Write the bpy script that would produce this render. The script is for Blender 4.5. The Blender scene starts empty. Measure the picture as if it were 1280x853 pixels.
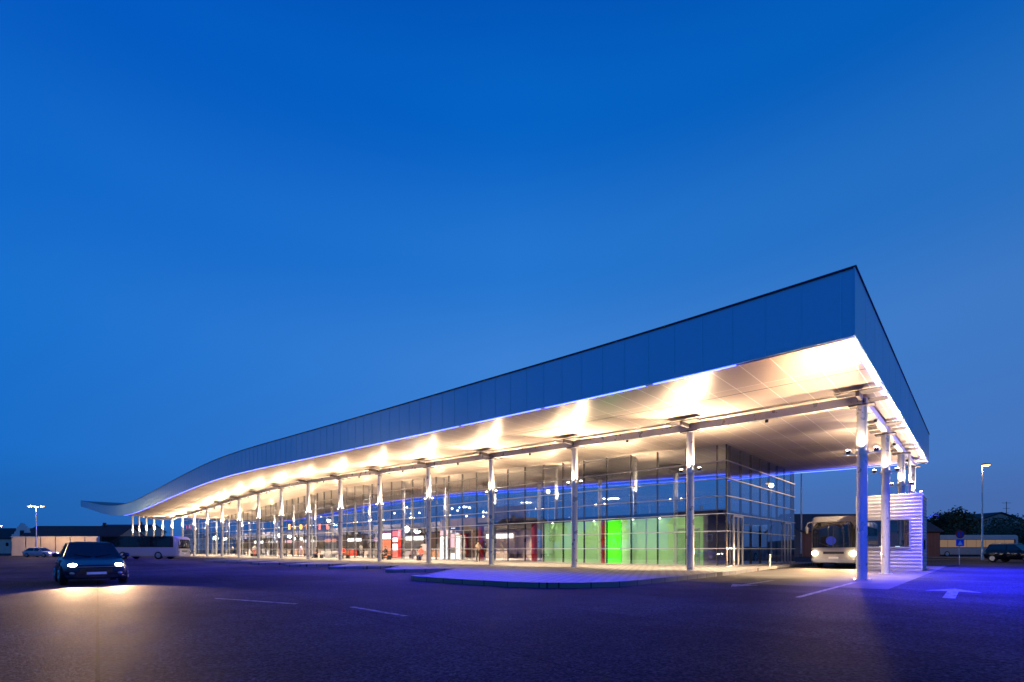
import bpy, bmesh, math, random
from mathutils import Vector, Matrix
random.seed(7)
S = bpy.context.scene
C = S.collection
PI = math.pi
R = math.radians

# ---------------------------------------------------------------- helpers
def tag(o, label=None, cat=None, group=None, kind=None):
    if label: o['label'] = label
    if cat: o['category'] = cat
    if group: o['group'] = group
    if kind: o['kind'] = kind
    return o

W = {}
def origin(o):
    return W.get(o.name, Vector((0, 0, 0))) if o is not None else Vector((0, 0, 0))

def thing(name, label, cat, loc=(0, 0, 0), rz=0.0, group=None, local=False):
    o = bpy.data.objects.new(name, None)
    C.objects.link(o)
    o.empty_display_size = 0.3
    o.location = loc
    o.rotation_euler = (0, 0, rz)
    tag(o, label, cat, group)
    W[o.name] = Vector((0, 0, 0)) if local else Vector(loc)
    return o

class MB:
    """collects faces; build() links them as one mesh object"""
    def __init__(s):
        s.v = []; s.f = []
    def poly(s, pts):
        b = len(s.v); s.v += [Vector(p) for p in pts]; s.f.append(list(range(b, b + len(pts))))
        return s
    def box(s, x0, x1, y0, y1, z0, z1):
        b = len(s.v)
        for z in (z0, z1):
            s.v += [Vector((x0, y0, z)), Vector((x1, y0, z)), Vector((x1, y1, z)), Vector((x0, y1, z))]
        for q in ((3, 2, 1, 0), (4, 5, 6, 7), (0, 1, 5, 4), (1, 2, 6, 5), (2, 3, 7, 6), (3, 0, 4, 7)):
            s.f.append([b + i for i in q])
        return s
    def ring(s, rings, cap=True, closed=True):
        n = len(rings[0]); b = len(s.v)
        for r in rings: s.v += [Vector(p) for p in r]
        for i in range(len(rings) - 1):
            for j in range(n if closed else n - 1):
                k = (j + 1) % n
                s.f.append([b + i * n + j, b + i * n + k, b + (i + 1) * n + k, b + (i + 1) * n + j])
        if cap:
            s.f.append([b + j for j in reversed(range(n))])
            s.f.append([b + (len(rings) - 1) * n + j for j in range(n)])
        return s
    def tube(s, p0, p1, r0, r1=None, n=12):
        r1 = r0 if r1 is None else r1
        p0 = Vector(p0); p1 = Vector(p1)
        d = (p1 - p0).normalized()
        a = d.orthogonal().normalized(); c = d.cross(a)
        rr = []
        for p, r in ((p0, r0), (p1, r1)):
            rr.append([p + (a * math.cos(2 * PI * i / n) + c * math.sin(2 * PI * i / n)) * r for i in range(n)])
        return s.ring(rr)
    def path(s, pts, r, n=8):
        for a, b in zip(pts, pts[1:]): s.tube(a, b, r, r, n)
        return s
    def ball(s, c, rx, ry=None, rz=None, n=12, m=8):
        ry = rx if ry is None else ry; rz = rx if rz is None else rz
        c = Vector(c); rr = []
        for i in range(m + 1):
            t = PI * (i + .02) / (m + .04)
            rr.append([c + Vector((rx * math.sin(t) * math.cos(2 * PI * j / n), ry * math.sin(t) * math.sin(2 * PI * j / n), -rz * math.cos(t))) for j in range(n)])
        return s.ring(rr)
    def prism(s, pts2, z0, z1):
        n = len(pts2); b = len(s.v)
        s.v += [Vector((p[0], p[1], z0)) for p in pts2] + [Vector((p[0], p[1], z1)) for p in pts2]
        s.f.append([b + i for i in reversed(range(n))]); s.f.append([b + n + i for i in range(n)])
        for i in range(n):
            j = (i + 1) % n
            s.f.append([b + i, b + j, b + n + j, b + n + i])
        return s
    def build(s, name, mat, parent=None, local=False, smooth=True, fixn=True):
        me = bpy.data.meshes.new(name)
        off = Vector((0, 0, 0)) if local else origin(parent)
        me.from_pydata([v - off for v in s.v], [], s.f)
        if fixn:
            bm = bmesh.new(); bm.from_mesh(me)
            bmesh.ops.recalc_face_normals(bm, faces=bm.faces)
            bm.to_mesh(me); bm.free()
        if smooth:
            me.shade_smooth(); me.set_sharp_from_angle(angle=R(38))
        me.materials.append(mat)
        o = bpy.data.objects.new(name, me)
        C.objects.link(o)
        if parent is not None:
            o.parent = parent
            W[o.name] = origin(parent)
        return o

def dup(root, loc, rz=None, label=None):
    r = root.copy(); C.objects.link(r); r.location = loc
    if rz is not None: r.rotation_euler = (0, 0, rz)
    if label: r['label'] = label
    W[r.name] = Vector(loc)
    def rec(a, b):
        for ch in list(a.children):
            c = ch.copy(); C.objects.link(c); c.parent = b; rec(ch, c)
    rec(root, r)
    return r

# ---------------------------------------------------------------- materials
def mat(name, col=(.5, .5, .5), rough=.5, metal=0.0, spec=.5, emit=None, estr=0.0, noise=None, bump=None, **kw):
    m = bpy.data.materials.new(name); m.use_nodes = True
    nt = m.node_tree; b = nt.nodes['Principled BSDF']
    b.inputs['Base Color'].default_value = (*col, 1)
    b.inputs['Roughness'].default_value = rough
    b.inputs['Metallic'].default_value = metal
    b.inputs['Specular IOR Level'].default_value = spec
    if emit:
        b.inputs['Emission Color'].default_value = (*emit, 1); b.inputs['Emission Strength'].default_value = estr
    tc = nt.nodes.new('ShaderNodeTexCoord')
    if noise:
        sc, amt = noise
        n = nt.nodes.new('ShaderNodeTexNoise'); n.inputs['Scale'].default_value = sc; n.inputs['Detail'].default_value = 6
        nt.links.new(tc.outputs['Object'], n.inputs['Vector'])
        r = nt.nodes.new('ShaderNodeMapRange'); r.inputs['From Min'].default_value = .3; r.inputs['From Max'].default_value = .7
        r.inputs['To Min'].default_value = 1 - amt; r.inputs['To Max'].default_value = 1 + amt
        nt.links.new(n.outputs['Fac'], r.inputs['Value'])
        x = nt.nodes.new('ShaderNodeVectorMath'); x.operation = 'SCALE'
        x.inputs[0].default_value = col
        nt.links.new(r.outputs['Result'], x.inputs['Scale'])
        nt.links.new(x.outputs[0], b.inputs['Base Color'])
        rr = nt.nodes.new('ShaderNodeMapRange'); rr.inputs['To Min'].default_value = max(0, rough - .12); rr.inputs['To Max'].default_value = min(1, rough + .12)
        nt.links.new(n.outputs['Fac'], rr.inputs['Value']); nt.links.new(rr.outputs['Result'], b.inputs['Roughness'])
    if bump:
        sc, st, di = bump
        n2 = nt.nodes.new('ShaderNodeTexNoise'); n2.inputs['Scale'].default_value = sc; n2.inputs['Detail'].default_value = 4
        nt.links.new(tc.outputs['Object'], n2.inputs['Vector'])
        bp = nt.nodes.new('ShaderNodeBump'); bp.inputs['Strength'].default_value = st; bp.inputs['Distance'].default_value = di
        nt.links.new(n2.outputs['Fac'], bp.inputs['Height']); nt.links.new(bp.outputs['Normal'], b.inputs['Normal'])
    return m

def glass_mat(name, tint, refl, rcol=(1, 1, 1), rough=0.0, rmax=.9):
    """thin coated pane: a clear tinted layer under a mirror-like coating"""
    m = bpy.data.materials.new(name); m.use_nodes = True
    nt = m.node_tree; nt.nodes.clear()
    out = nt.nodes.new('ShaderNodeOutputMaterial')
    tr = nt.nodes.new('ShaderNodeBsdfTransparent'); tr.inputs['Color'].default_value = (*tint, 1)
    gl = nt.nodes.new('ShaderNodeBsdfGlossy'); gl.inputs['Roughness'].default_value = rough; gl.inputs['Color'].default_value = (*rcol, 1)
    fr = nt.nodes.new('ShaderNodeLayerWeight'); fr.inputs['Blend'].default_value = .5
    pw = nt.nodes.new('ShaderNodeMath'); pw.operation = 'POWER'; pw.inputs[1].default_value = 3
    nt.links.new(fr.outputs['Facing'], pw.inputs[0])
    mr = nt.nodes.new('ShaderNodeMapRange'); mr.inputs['To Min'].default_value = refl; mr.inputs['To Max'].default_value = rmax
    nt.links.new(pw.outputs[0], mr.inputs['Value'])
    mx = nt.nodes.new('ShaderNodeMixShader')
    nt.links.new(mr.outputs['Result'], mx.inputs['Fac']); nt.links.new(tr.outputs[0], mx.inputs[1]); nt.links.new(gl.outputs[0], mx.inputs[2])
    # slight waviness of the panes
    tc = nt.nodes.new('ShaderNodeTexCoord'); n = nt.nodes.new('ShaderNodeTexNoise'); n.inputs['Scale'].default_value = .9
    bp = nt.nodes.new('ShaderNodeBump'); bp.inputs['Strength'].default_value = .02; bp.inputs['Distance'].default_value = .02
    nt.links.new(tc.outputs['Object'], n.inputs['Vector']); nt.links.new(n.outputs['Fac'], bp.inputs['Height']); nt.links.new(bp.outputs['Normal'], gl.inputs['Normal'])
    nt.links.new(mx.outputs[0], out.inputs['Surface'])
    return m

def emis(name, col, st):
    return mat(name, (.6, .6, .6), .4, emit=col, estr=st)

M = {}
M['white_metal'] = mat('white_metal', (.72, .72, .72), .35, .2, noise=(3, .06))
M['steel'] = mat('steel', (.6, .6, .6), .33, .85, noise=(4, .08))
M['column'] = mat('column_paint', (.55, .55, .56), .3, .55, noise=(2.5, .06))
M['plate'] = mat('plate_steel', (.3, .3, .33), .35, .7, noise=(3, .1))
M['plate_dark'] = mat('plate_dark', (.07, .06, .065), .5, .3)
M['frame'] = mat('frame_alu', (.62, .62, .63), .35, .75)
M['dark'] = mat('dark_metal', (.03, .03, .035), .4, .3)
M['black'] = mat('black_rubber', (.012, .012, .012), .7)
M['concrete'] = mat('concrete', (.36, .34, .31), .8, noise=(1.2, .15), bump=(30, .2, .01))
M['floor'] = mat('hall_floor', (.42, .37, .32), .3, noise=(.8, .1))
M['wall_tan'] = mat('wall_tan', (.36, .29, .24), .6, noise=(1, .1))
M['wall_green'] = mat('wall_green', (.36, .62, .33), .5, noise=(.7, .05))
def frosted(name, col):
    m = bpy.data.materials.new(name); m.use_nodes = True
    nt = m.node_tree; nt.nodes.clear()
    out = nt.nodes.new('ShaderNodeOutputMaterial'); tl = nt.nodes.new('ShaderNodeBsdfTranslucent'); df = nt.nodes.new('ShaderNodeBsdfDiffuse'); mx = nt.nodes.new('ShaderNodeMixShader')
    n = nt.nodes.new('ShaderNodeTexNoise'); n.inputs['Scale'].default_value = .6
    tc = nt.nodes.new('ShaderNodeTexCoord'); nt.links.new(tc.outputs['Object'], n.inputs['Vector'])
    r = nt.nodes.new('ShaderNodeValToRGB')
    r.color_ramp.elements[0].color = (*[c * .85 for c in col], 1); r.color_ramp.elements[1].color = (*[min(1, c * 1.1) for c in col], 1)
    nt.links.new(n.outputs['Fac'], r.inputs['Fac'])
    nt.links.new(r.outputs['Color'], tl.inputs['Color']); nt.links.new(r.outputs['Color'], df.inputs['Color'])
    mx.inputs['Fac'].default_value = .45
    nt.links.new(tl.outputs[0], mx.inputs[1]); nt.links.new(df.outputs[0], mx.inputs[2]); nt.links.new(mx.outputs[0], out.inputs['Surface'])
    return m
M['frosted'] = frosted('frosted_green_glass', (.50, .78, .37))
M['frosted_bright'] = frosted('frosted_bright_green', (.10, .85, .02))
M['bright_green'] = mat('bright_green', (.07, .78, .02), .4)
M['red'] = mat('red_paint', (.62, .03, .015), .45, noise=(2, .06))
M['orange'] = mat('orange_panel', (.8, .16, .04), .4)
M['brick'] = None
M['wood'] = mat('wood', (.3, .17, .09), .5, noise=(3, .2))
M['white'] = mat('white_paint', (.78, .77, .75), .45, noise=(1.5, .05))
M['cream'] = mat('cream_plaster', (.62, .52, .44), .8, noise=(.5, .12))
M['rooftile'] = mat('roof_tile', (.13, .035, .03), .7, noise=(2, .25), bump=(9, .5, .05))
M['darkroof'] = mat('dark_roof', (.035, .032, .035), .8, noise=(.6, .2))
M['leaf'] = mat('leaf', (.045, .07, .03), .7, noise=(1.2, .4))
M['bark'] = mat('bark', (.08, .06, .045), .9)
M['tyre'] = M['black']
M['rim'] = mat('rim_alloy', (.5, .5, .52), .3, .9)
M['carglass'] = mat('car_glass', (.01, .012, .015), .04, spec=.8)
M['paint_silver'] = mat('paint_silver', (.5, .51, .53), .25, .6)
M['paint_night'] = mat('paint_night_blue', (.015, .022, .05), .2, .3)
M['paint_dark'] = mat('paint_dark', (.012, .013, .018), .18, .2)
M['paint_white'] = mat('paint_white', (.75, .74, .72), .25)
M['paint_grey'] = mat('paint_grey', (.42, .42, .46), .3)
M['skin'] = mat('skin', (.5, .3, .22), .55)
M['hair'] = mat('hair', (.03, .02, .015), .6)
M['pink'] = mat('pink_cloth', (.6, .16, .14), .8)
M['denim'] = mat('denim', (.06, .08, .18), .85)
M['darkcloth'] = mat('dark_cloth', (.03, .03, .04), .85)
M['whitecloth'] = mat('white_cloth', (.6, .58, .55), .85)
M['verge'] = mat('verge', (.10, .075, .05), .95, noise=(.8, .35), bump=(6, .6, .05))
M['headlamp'] = emis('headlamp_lens', (1, .78, .5), 55)
M['headlampfar'] = emis('headlamp_far', (1, .75, .45), 22)
M['tail'] = mat('tail_lens', (.4, .01, .01), .2)
M['lampwarm'] = emis('street_lamp_lens', (1, .55, .15), 2.2)
M['lampred'] = emis('far_lamp_lens', (1, .32, .05), 3)
M['window_glow'] = mat('coach_window_glow', (.03, .03, .03), .1, emit=(1, .62, .36), estr=.2)  # glow added to the panes to brighten the far coach
M['uplens'] = emis('uplight_lens', (1, .8, .55), 40)
M['globe'] = emis('globe_white', (.9, 1, .95), 7)
M['pendant'] = emis('pendant_bulb', (1, .93, .82), 12)
M['lit_white'] = emis('lit_panel_white', (1, .98, .92), 3.2)
M['lit_pink'] = emis('lit_panel_pink', (1, .5, .58), 2.2)
M['lit_red'] = emis('lit_panel_red', (1, .08, .03), 1.8)
M['lit_orange'] = emis('lit_panel_orange', (1, .17, .04), 1.8)
M['lit_yellow'] = emis('lit_letter_yellow', (1, .45, .01), 6)
M['lit_amber'] = emis('lit_letter_amber', (1, .16, .02), 3)
M['led'] = emis('blue_led', (.06, .10, 1), 7)
M['ledend'] = emis('blue_led_end', (.25, .25, 1), 9)
M['glass'] = glass_mat('coated_glass', (.74, .76, .76), .34, (.82, .9, 1), 0, .62)
M['glassclear'] = glass_mat('clear_glass', (.8, .82, .82), .10)

def asphalt():
    m = bpy.data.materials.new('asphalt'); m.use_nodes = True
    nt = m.node_tree; b = nt.nodes['Principled BSDF']
    N = nt.nodes.new; L = nt.links.new
    tc = N('ShaderNodeTexCoord')
    def noise(s, d=6, ro=.6):
        n = N('ShaderNodeTexNoise'); n.inputs['Scale'].default_value = s; n.inputs['Detail'].default_value = d; n.inputs['Roughness'].default_value = ro
        L(tc.outputs['Object'], n.inputs['Vector']); return n
    big = noise(.12); mid = noise(1.1); fine = noise(24, 5, .75); grit = N('ShaderNodeTexVoronoi'); grit.inputs['Scale'].default_value = 38
    L(tc.outputs['Object'], grit.inputs['Vector'])
    def ramp(fac, a, bq, p0=.35, p1=.65):
        r = N('ShaderNodeValToRGB'); r.color_ramp.elements[0].color = (*a, 1); r.color_ramp.elements[1].color = (*bq, 1)
        r.color_ramp.elements[0].position = p0; r.color_ramp.elements[1].position = p1
        L(fac, r.inputs['Fac']); return r
    def mul(a, c):
        x = N('ShaderNodeMix'); x.data_type = 'RGBA'; x.blend_type = 'MULTIPLY'; x.inputs['Factor'].default_value = 1
        L(a, x.inputs['A']); L(c, x.inputs['B']); return x.outputs['Result']
    c1 = ramp(big.outputs['Fac'], (.022, .022, .027), (.048, .047, .057), .4, .6)
    c2 = ramp(mid.outputs['Fac'], (.7, .7, .7), (1.2, 1.2, 1.2), .3, .7)
    c3 = ramp(fine.outputs['Fac'], (.3, .3, .3), (1.9, 1.9, 1.9), .3, .7)
    c4 = ramp(grit.outputs['Color'], (.45, .45, .45), (1.9, 1.9, 1.9), .2, .9)
    col = mul(mul(mul(c1.outputs['Color'], c2.outputs['Color']), c3.outputs['Color']), c4.outputs['Color'])
    # paving lanes laid side by side, a dark joint between them
    wv = N('ShaderNodeTexBrick'); wv.offset = .35; wv.inputs['Scale'].default_value = 1; wv.inputs['Brick Width'].default_value = 31; wv.inputs['Row Height'].default_value = 3.7; wv.inputs['Mortar Size'].default_value = .018
    wv.inputs['Color1'].default_value = (.82, .82, .82, 1); wv.inputs['Color2'].default_value = (1.15, 1.15, 1.15, 1); wv.inputs['Mortar'].default_value = (.45, .45, .45, 1)
    mp = N('ShaderNodeMapping'); mp.inputs['Rotation'].default_value = (0, 0, R(7)); L(tc.outputs['Object'], mp.inputs['Vector']); L(mp.outputs['Vector'], wv.inputs['Vector'])
    col = mul(col, wv.outputs['Color'])
    # fine cracks
    vo = N('ShaderNodeTexVoronoi'); vo.feature = 'DISTANCE_TO_EDGE'; vo.inputs['Scale'].default_value = .16
    dist = N('ShaderNodeVectorMath'); dist.operation = 'ADD'
    sc = N('ShaderNodeVectorMath'); sc.operation = 'SCALE'; sc.inputs['Scale'].default_value = 2.2
    L(mid.outputs['Color'], sc.inputs[0]); L(tc.outputs['Object'], dist.inputs[0]); L(sc.outputs[0], dist.inputs[1]); L(dist.outputs[0], vo.inputs['Vector'])
    cr = ramp(vo.outputs['Distance'], (.5, .5, .5), (1, 1, 1), .0, .004)
    col = mul(col, cr.outputs['Color'])
    L(col, b.inputs['Base Color'])
    rr = N('ShaderNodeMapRange'); rr.inputs['To Min'].default_value = .6; rr.inputs['To Max'].default_value = .85; b.inputs['Specular IOR Level'].default_value = .012
    L(mid.outputs['Fac'], rr.inputs['Value']); L(rr.outputs['Result'], b.inputs['Roughness'])
    bp = N('ShaderNodeBump'); bp.inputs['Strength'].default_value = .8; bp.inputs['Distance'].default_value = .02
    L(fine.outputs['Fac'], bp.inputs['Height']); L(bp.outputs['Normal'], b.inputs['Normal'])
    return m
M['asphalt'] = asphalt()

def brickmat(name, c1, c2, mortar, scale, w, h, msize, rough=.8):
    m = bpy.data.materials.new(name); m.use_nodes = True
    nt = m.node_tree; b = nt.nodes['Principled BSDF']; N = nt.nodes.new; L = nt.links.new
    tc = N('ShaderNodeTexCoord'); br = N('ShaderNodeTexBrick')
    br.inputs['Color1'].default_value = (*c1, 1); br.inputs['Color2'].default_value = (*c2, 1); br.inputs['Mortar'].default_value = (*mortar, 1)
    br.inputs['Scale'].default_value = scale; br.inputs['Brick Width'].default_value = w; br.inputs['Row Height'].default_value = h; br.inputs['Mortar Size'].default_value = msize
    L(tc.outputs['Object'], br.inputs['Vector'])
    n = N('ShaderNodeTexNoise'); n.inputs['Scale'].default_value = .7; n.inputs['Detail'].default_value = 6; L(tc.outputs['Object'], n.inputs['Vector'])
    r = N('ShaderNodeMapRange'); r.inputs['To Min'].default_value = .7; r.inputs['To Max'].default_value = 1.3; L(n.outputs['Fac'], r.inputs['Value'])
    x = N('ShaderNodeVectorMath'); x.operation = 'SCALE'; L(br.outputs['Color'], x.inputs[0]); L(r.outputs['Result'], x.inputs['Scale'])
    L(x.outputs[0], b.inputs['Base Color']); b.inputs['Roughness'].default_value = rough
    bp = N('ShaderNodeBump'); bp.inputs['Strength'].default_value = .4; bp.inputs['Distance'].default_value = .01; bp.invert = True
    L(br.outputs['Fac'], bp.inputs['Height']); L(bp.outputs['Normal'], b.inputs['Normal'])
    return m
M['paving'] = brickmat('paving', (.30, .285, .27), (.24, .225, .215), (.09, .085, .08), 1, .4, .4, .03)
M['kerbstone'] = brickmat('kerb_stones', (.24, .23, .22), (.19, .185, .18), (.05, .05, .05), 1, 1.0, 1.0, .02)
M['brick'] = brickmat('brick_wall', (.17, .075, .05), (.13, .055, .04), (.14, .12, .11), 1, .5, .16, .02)

def soffit_mat():
    m = bpy.data.materials.new('soffit_panels'); m.use_nodes = True
    nt = m.node_tree; b = nt.nodes['Principled BSDF']; N = nt.nodes.new; L = nt.links.new
    tc = N('ShaderNodeTexCoord'); n = N('ShaderNodeTexNoise'); n.inputs['Scale'].default_value = .5; L(tc.outputs['Object'], n.inputs['Vector'])
    # each panel row has its own slight tone
    br = N('ShaderNodeTexBrick'); br.offset = 0; br.inputs['Scale'].default_value = 1; br.inputs['Brick Width'].default_value = .97; br.inputs['Row Height'].default_value = 3.6
    br.inputs['Color1'].default_value = (.66, .55, .47, 1); br.inputs['Color2'].default_value = (.58, .48, .41, 1); br.inputs['Mortar'].default_value = (.95, .9, .86, 1)
    br.inputs['Mortar Size'].default_value = .018; br.inputs['Mortar Smooth'].default_value = 0
    L(tc.outputs['Object'], br.inputs['Vector']); L(br.outputs['Color'], b.inputs['Base Color'])
    b.inputs['Metallic'].default_value = .22
    b.inputs['Anisotropic'].default_value = .75
    cv = N('ShaderNodeCombineXYZ'); cv.inputs[0].default_value = 1.0; L(cv.outputs[0], b.inputs['Tangent'])
    r = N('ShaderNodeMapRange'); r.inputs['To Min'].default_value = .27; r.inputs['To Max'].default_value = .36
    L(n.outputs['Fac'], r.inputs['Value']); L(r.outputs['Result'], b.inputs['Roughness'])
    return m
M['soffit'] = soffit_mat()
M['fascia'] = mat('fascia_panels', (.28, .56, .70), .38, .55, noise=(.35, .05), bump=(.9, .06, .03))
M['seam'] = mat('fascia_seam', (.34, .63, .74), .36, .7)
M['roofcap'] = mat('roof_cap', (.08, .10, .12), .5, .3)
M['rib'] = mat('ribbed_cladding', (.46, .45, .46), .42, .35, noise=(2, .05))

# ---------------------------------------------------------------- roof profile (bottom of the fascia along X)
TAB = [(6, 7.37), (-2.66, 7.39), (-10, 7.48), (-18.5, 7.72), (-30, 8.05), (-40, 8.36), (-50, 8.66), (-58, 8.78), (-66, 8.68), (-76.6, 8.33), (-85, 7.95),
       (-95, 7.52), (-103, 7.27), (-112, 7.3), (-122, 7.8), (-134.5, 8.8), (-150, 10.4), (-168, 12.2), (-180, 13.3)]
def zs(x):
    for i in range(1, len(TAB) - 2):
        a, b = TAB[i], TAB[i + 1]
        if b[0] <= x <= a[0]: break
    p, q = TAB[i - 1], TAB[i + 2]
    h = b[0] - a[0]; t = (x - a[0]) / h
    m0 = (b[1] - p[1]) / (b[0] - p[0]) * h; m1 = (q[1] - a[1]) / (q[0] - a[0]) * h
    return (2*t**3 - 3*t*t + 1) * a[1] + (t**3 - 2*t*t + t) * m0 + (-2*t**3 + 3*t*t) * b[1] + (t**3 - t*t) * m1
def th(x):
    return 1.98 + .14 * math.exp(-((x + 57) / 22) ** 2) - (.5 * max(0, (-x - 110) / 58))
XE, XW = -2.66, -168.0
YF, YB = 17.3, 46.1
YC, YG = 23.9, 30.6
GX0, GX1 = -11.1, -131.0
ZP = .16         # pavement level
stations = [XE + (XW - XE) * i / 110 for i in range(111)]

# ================================================================ SETTING
g = MB()
nx = 40
g.poly([(-900, -500, 0), (500, -500, 0), (500, 900, 0), (-900, 900, 0)])
tag(g.build('ground', M['asphalt'], smooth=False), 'dark grey asphalt of the bus yard', None, None, 'structure')

# raised pavement with saw-tooth bus bays and rounded island
edge = []
edge += [(-9.4, 46.3), (-9.3, 32.5), (-8.6, 24), (-8.4, 18.2)]
cx, cy, rad = -11.6, 14.7, 3.2
for i in range(9):
    a = R(-2 - i * 11)
    edge.append((cx + rad * math.cos(a), cy + rad * math.sin(a)))
edge += [(-13.5, 11.35), (-15.6, 11.4), (-16.3, 11.6), (-16.6, 12.0), (-16.5, 12.5)]
edge += [(-20.7, 17.6)]
tx = -22.2
for k in range(6):
    x = tx - k * 6.2
    edge += [(x + .25, 14.6), (x - .15, 14.3), (x - .5, 14.5), (x - 4.6, 18.2)]
edge += [(-59, 19.0), (-134, 19.0), (-134, 46.3)]
p = MB().prism(edge, -.05, ZP)
tag(p.build('pavement', M['paving'], smooth=False), 'raised grey paved platform around the glass hall', None, None, 'structure')
# kerb stones along the open edge (slightly proud)
kb = MB()
kpts = [Vector((a, b, 0)) for a, b in edge[1:-2]]
cen = []
for i, q in enumerate(kpts):
    a = kpts[max(0, i - 1)]; b = kpts[min(len(kpts) - 1, i + 1)]
    d = (b - a).normalized(); nrm = Vector((-d.y, d.x, 0))
    cen.append((q - nrm * .06, q + nrm * .06))
rings = []
for (o1, i1) in cen:
    rings.append([(o1.x, o1.y, -.02), (o1.x, o1.y, ZP + .012), (i1.x, i1.y, ZP + .012), (i1.x, i1.y, -.02)])
kb.ring(rings)
tag(kb.build('kerb', M['kerbstone']), 'pale concrete kerb along the platform edge', None, None, 'structure')

M['lane_glow'] = mat('asphalt_painted_light', (.085, .08, .074), .8, spec=.08, noise=(.7, .3), bump=(45, .3, .01))  # paler base colour paints in the lamplight under the canopy
tag(MB().poly([(-8.5, 18.2, .003), (-2.0, 18.6, .003), (-1.7, 47, .003), (-9.0, 47, .003), (-9.0, 33, .003)]).build('bus_lane_light', M['lane_glow'], smooth=False), 'bus lane asphalt under the canopy end, painted paler as lamplight', None, None, 'structure')
# road markings
M['mark'] = mat('road_paint', (.5, .5, .48), .7, spec=.1)
_nt = M['mark'].node_tree; _n = _nt.nodes.new('ShaderNodeTexNoise'); _n.inputs['Scale'].default_value = 7; _n.inputs['Detail'].default_value = 8; _n.inputs['Roughness'].default_value = .75
_r = _nt.nodes.new('ShaderNodeValToRGB'); _r.color_ramp.elements[0].position = .40; _r.color_ramp.elements[0].color = (.06, .06, .058, 1); _r.color_ramp.elements[1].position = .56; _r.color_ramp.elements[1].color = (.3, .3, .29, 1)
_tc = _nt.nodes.new('ShaderNodeTexCoord'); _nt.links.new(_tc.outputs['Object'], _n.inputs['Vector']); _nt.links.new(_n.outputs['Fac'], _r.inputs['Fac']); _nt.links.new(_r.outputs['Color'], _nt.nodes['Principled BSDF'].inputs['Base Color'])
def strip(x0, y0, x1, y1, w):
    a = Vector((x0, y0, .008)); b = Vector((x1, y1, .008)); d = (b - a).normalized(); n = Vector((-d.y, d.x, 0)) * w / 2
    return [a - n, b - n, b + n, a + n]
def marking(pts, name='road_marking'):
    tag(MB().poly(pts).build(name, M['mark'], smooth=False), None, None, None, 'structure')
marking(strip(-3.3, 13.9, -3.3, 21.6, .13))
marking(strip(-9.5, 5.25, -7.5, 5.2, .12))
marking(strip(-13.6, 3.9, -10.9, 4.7, .12))
def arrow(x, y0, y1, hw=.42):
    s = 1 if y1 > y0 else -1
    z = .008; w = .09 if hw < .5 else .12
    yh = y1 - s * 1.25
    pts = [(x - w, y0, z), (x + w, y0, z), (x + w, yh, z), (x + hw, yh - s * .15, z), (x, y1, z), (x - hw, yh - s * .15, z), (x - w, yh, z)]
    marking(pts, 'arrow_marking')
arrow(-.55, 16.2, 20.2, .62)
arrow(-5.8, 20.8, 16.4, .45)
# verge beside the far road on the right, low rise of land behind
def cwl(cx, d): return (.7288 * cx - .6847 * d, .6847 * cx + .7288 * d)
vg = [cwl(44, 73), cwl(56, 73), cwl(56.5, 60), cwl(56, 49), cwl(62, 43), cwl(120, 40), cwl(140, 75.5), cwl(44, 75.5)]
tag(MB().prism(vg, -.05, .12).build('verge', M['verge'], smooth=False), 'brown dry grass verge beside the far road', None, None, 'structure')
hill = MB(); hr = []
for i in range(41):
    x = -600 + i * 40; row = []
    for j in range(5):
        y = 330 + j * 60
        h = (0, 7, 10, 8, 2)[j] * (.55 + .3 * math.sin(i * .9) + .25 * math.sin(i * .37 + 2)) + .0
        row.append((x, y + 25 * math.sin(i * .6), max(-1, h)))
    hr.append(row)
hill.ring(hr, cap=False, closed=False)
tag(hill.build('hills', M['verge']), 'low dark hills on the horizon', None, None, 'structure')

# ================================================================ TERMINAL
T = thing('bus_terminal', 'long glass bus terminal hall under a wave-shaped metal roof', 'building', (-70, 31, 0))
rf = MB()
rr = []
for x in stations:
    zb = zs(x) + .25; zt = zs(x) + th(x) - .03
    rr.append([(x, YF + .05, zb), (x, YB - .05, zb), (x, YB - .05, zt), (x, YF + .05, zt)])
rr[0] = [(XE - .05, p[1], p[2]) for p in rr[0]]
rr[-1] = [(XW + .05, p[1], p[2]) for p in rr[-1]]
roof = rf.build('roof', M['roofcap'], T) if False else rf.ring(rr).build('roof', M['roofcap'], T)

# fascia shells (front, back, two ends) with thin panel seams in the same mesh, dark coping
def two_mats(o, n0, m2):
    o.data.materials.append(m2)
    for pgn in o.data.polygons:
        if pgn.index >= n0: pgn.material_index = 1
def fascia_run(y, out, seams):
    m = MB(); rings = []
    for x in stations:
        zb = zs(x); zt = zb + th(x)
        rings.append([(x, y, zb), (x, y - out * .04, zb), (x, y - out * .04, zt), (x, y, zt)])
    m.ring(rings); n0 = len(m.f)
    x = XE - .32; i = 0
    while seams and x > XW + .3:
        zb = zs(x); zt = zb + th(x); w = .006 if i % 4 else .012
        m.box(x - w, x + w, y - .012, y + .002, zb + .02, zt - .02)
        x -= 1.03; i += 1
    two_mats(m.build('fascia', M['fascia'], roof), n0, M['seam'])
fascia_run(YF, -1, True)
fascia_run(YB, 1, False)
for xx, sg in ((XE, 1), (XW, -1)):
    m = MB(); zb = zs(max(min(xx, XE), XW)); zt = zb + th(xx)
    m.box(min(xx, xx + sg * .04), max(xx, xx + sg * .04), YF - .04, YB + .04, zb, zt); n0 = len(m.f)
    y = YF + 1.8
    while y < YB and sg > 0:
        m.box(XE + .038, XE + .043, y - .005, y + .005, zb + .02, zt - .02); y += 1.9
    two_mats(m.build('fascia', M['fascia'], roof), n0, M['seam'])
cp = MB(); rings = []
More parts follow.
